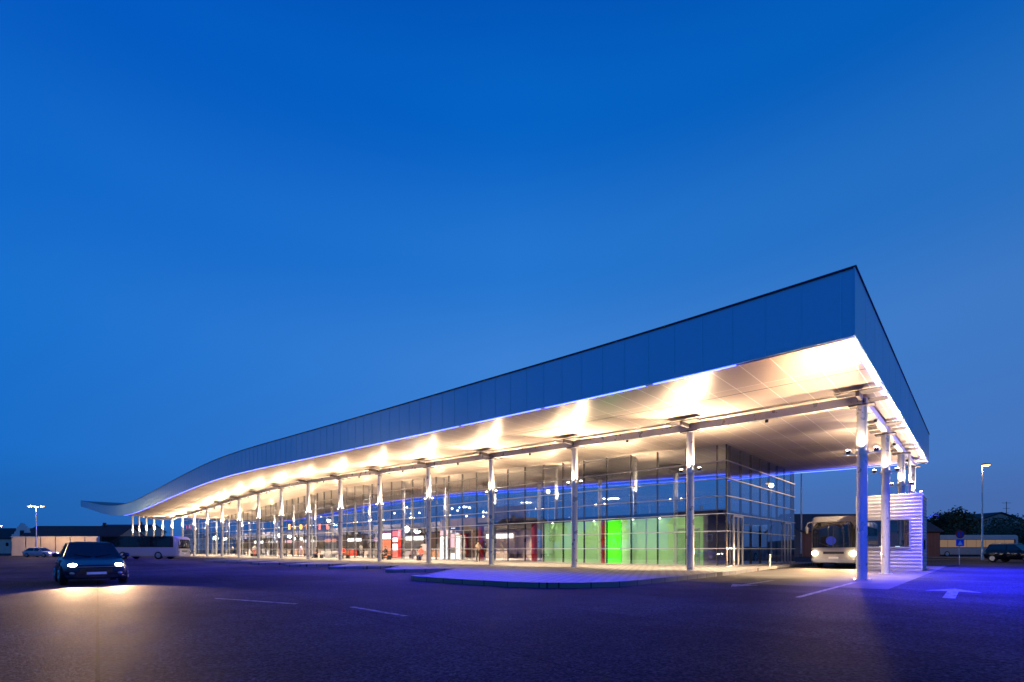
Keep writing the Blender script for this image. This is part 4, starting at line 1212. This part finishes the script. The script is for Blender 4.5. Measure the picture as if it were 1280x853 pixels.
M['lilac'] = mat('lilac_cloth', (.45, .3, .5), .8)
wl_ = ['white-topped person walking left of the yellow glyphs', 'pink-topped person standing left of the yellow glyphs', 'lilac-topped person standing below the yellow glyphs', 'cream-topped person walking at the far end of the hall', 'red-topped person standing at the far end of the hall', 'dark-topped person in pale trousers below the yellow glyphs']
for (px, y, po, a, b), l_ in zip(WP, wl_):
    person(l_, (AX(px, y), y, ZP + .03), R(px * 7 % 360), po, M[a], M[b])
# shop counters along the rear wall
cols = ['wall_tan', 'wood', 'paint_grey', 'cream', 'red', 'white', 'wood', 'wall_tan', 'paint_grey', 'cream']
words_ = ['tan', 'brown wooden', 'grey', 'cream', 'red', 'white', 'dark brown', 'beige', 'pale grey', 'light cream']
for i in range(10):
    x = -41 - i * 8.3; y = 40.2
    t = thing('shop_counter', '%s shop counter with lit shelf against the rear hall wall' % words_[i], 'counter', (x, y, ZP + .03), 0, 'shop counters at the rear of the hall')
    MB().box(x - 2.4, x + 2.4, y - .4, y + .4, ZP + .03, 1.2).build('counter', M[cols[i]], t, smooth=False)
    MB().box(x - 2.5, x + 2.5, y - .5, y + .5, 1.2, 1.26).build('counter_top', M['white'], t, smooth=False)
    MB().box(x - 2.4, x + 2.4, 41.5, 41.9, ZP + .03, 3.2).build('shelf_unit', M[cols[(i + 3) % 10]], t, smooth=False)
    MB().box(x - 2.2, x + 2.2, 41.44, 41.49, 2.5, 3.0).build('lit_panel', M[('lit_white', 'lit_orange', 'lit_white', 'lit_pink')[i % 4]], t, smooth=False)

# ================================================================ SKY, SUN, CAMERA
w = bpy.data.worlds.new('World'); S.world = w; w.use_nodes = True
nt = w.node_tree; nt.nodes.clear(); N = nt.nodes.new; L = nt.links.new
out = N('ShaderNodeOutputWorld'); bg = N('ShaderNodeBackground')
sky = N('ShaderNodeTexSky'); sky.sky_type = 'NISHITA'; sky.sun_disc = False; sky.sun_elevation = R(-3); sky.sun_rotation = R(250); sky.altitude = 50; sky.air_density = 1.2; sky.dust_density = .6; sky.ozone_density = 4
bg2 = N('ShaderNodeBackground'); bg2.inputs['Strength'].default_value = .05
L(sky.outputs[0], bg2.inputs['Color'])
# dusk gradient by elevation, warmed and paled a little to the right
tc = N('ShaderNodeTexCoord'); sep = N('ShaderNodeSeparateXYZ'); L(tc.outputs['Generated'], sep.inputs[0])
rp = N('ShaderNodeValToRGB'); rp.color_ramp.interpolation = 'EASE'
def srgb(*c): return tuple(((v / 255) / 12.92 if v / 255 <= .04045 else ((v / 255 + .055) / 1.055) ** 2.4) for v in c) + (1,)
SKY = [(0, (66, 104, 172)), (.06, (70, 114, 186)), (.16, (68, 126, 206)), (.33, (62, 129, 212)), (.5, (36, 117, 207)), (.66, (4, 98, 196)), (.78, (0, 82, 180)), (1, (0, 56, 140))]
el = rp.color_ramp.elements
el[0].position = 0; el[0].color = srgb(*SKY[0][1]); el[1].position = 1; el[1].color = srgb(*SKY[-1][1])
for p_, c_ in SKY[1:-1]:
    q = el.new(p_); q.color = srgb(*c_)
L(sep.outputs['Z'], rp.inputs['Fac'])
dt = N('ShaderNodeVectorMath'); dt.operation = 'DOT_PRODUCT'; dt.inputs[1].default_value = (.7288, .6847, 0); L(tc.outputs['Generated'], dt.inputs[0])
az = N('ShaderNodeValToRGB'); az.color_ramp.elements[0].position = .14; az.color_ramp.elements[0].color = (.14, .72, .92, 1); az.color_ramp.elements[1].position = .86; az.color_ramp.elements[1].color = (1.0, .86, .84, 1)
q = az.color_ramp.elements.new(.5); q.color = (.95, 1, 1, 1)
mr_ = N('ShaderNodeMapRange'); mr_.inputs['From Min'].default_value = -1; L(dt.outputs['Value'], mr_.inputs['Value']); L(mr_.outputs['Result'], az.inputs['Fac'])
mm_ = N('ShaderNodeMix'); mm_.data_type = 'RGBA'; mm_.blend_type = 'MULTIPLY'; mm_.inputs['Factor'].default_value = 1
L(rp.outputs['Color'], mm_.inputs['A']); L(az.outputs['Color'], mm_.inputs['B'])
L(mm_.outputs['Result'], bg.inputs['Color']); bg.inputs['Strength'].default_value = 1.0
ad = N('ShaderNodeAddShader'); L(bg.outputs[0], ad.inputs[0]); L(bg2.outputs[0], ad.inputs[1]); L(ad.outputs[0], out.inputs['Surface'])

sd = bpy.data.lights.new('sun', 'SUN'); sd.energy = .03; sd.angle = R(12); sd.color = (1, .85, .7)
so_ = bpy.data.objects.new('sun', sd); C.objects.link(so_); so_.rotation_euler = (R(80), 0, R(250))

cd = bpy.data.cameras.new('camera'); cam = bpy.data.objects.new('camera', cd); C.objects.link(cam)
cam.location = (0, 0, 1.2); cam.rotation_euler = (R(90), 0, R(43.22))
cd.sensor_width = 36; cd.lens = 622 / 1280 * 36; cd.shift_y = (687 - 426.5) / 1280
cd.clip_start = .1; cd.clip_end = 3000
S.camera = cam
S.view_settings.view_transform = 'Standard'; S.view_settings.look = 'None'; S.view_settings.exposure = 0; S.view_settings.gamma = 1
cy_ = S.cycles
cy_.use_denoising = True
cy_.max_bounces = 8; cy_.diffuse_bounces = 3; cy_.glossy_bounces = 4; cy_.transparent_max_bounces = 16; cy_.transmission_bounces = 4
cy_.caustics_reflective = False; cy_.caustics_refractive = False
cy_.sample_clamp_indirect = 6; cy_.use_light_tree = True
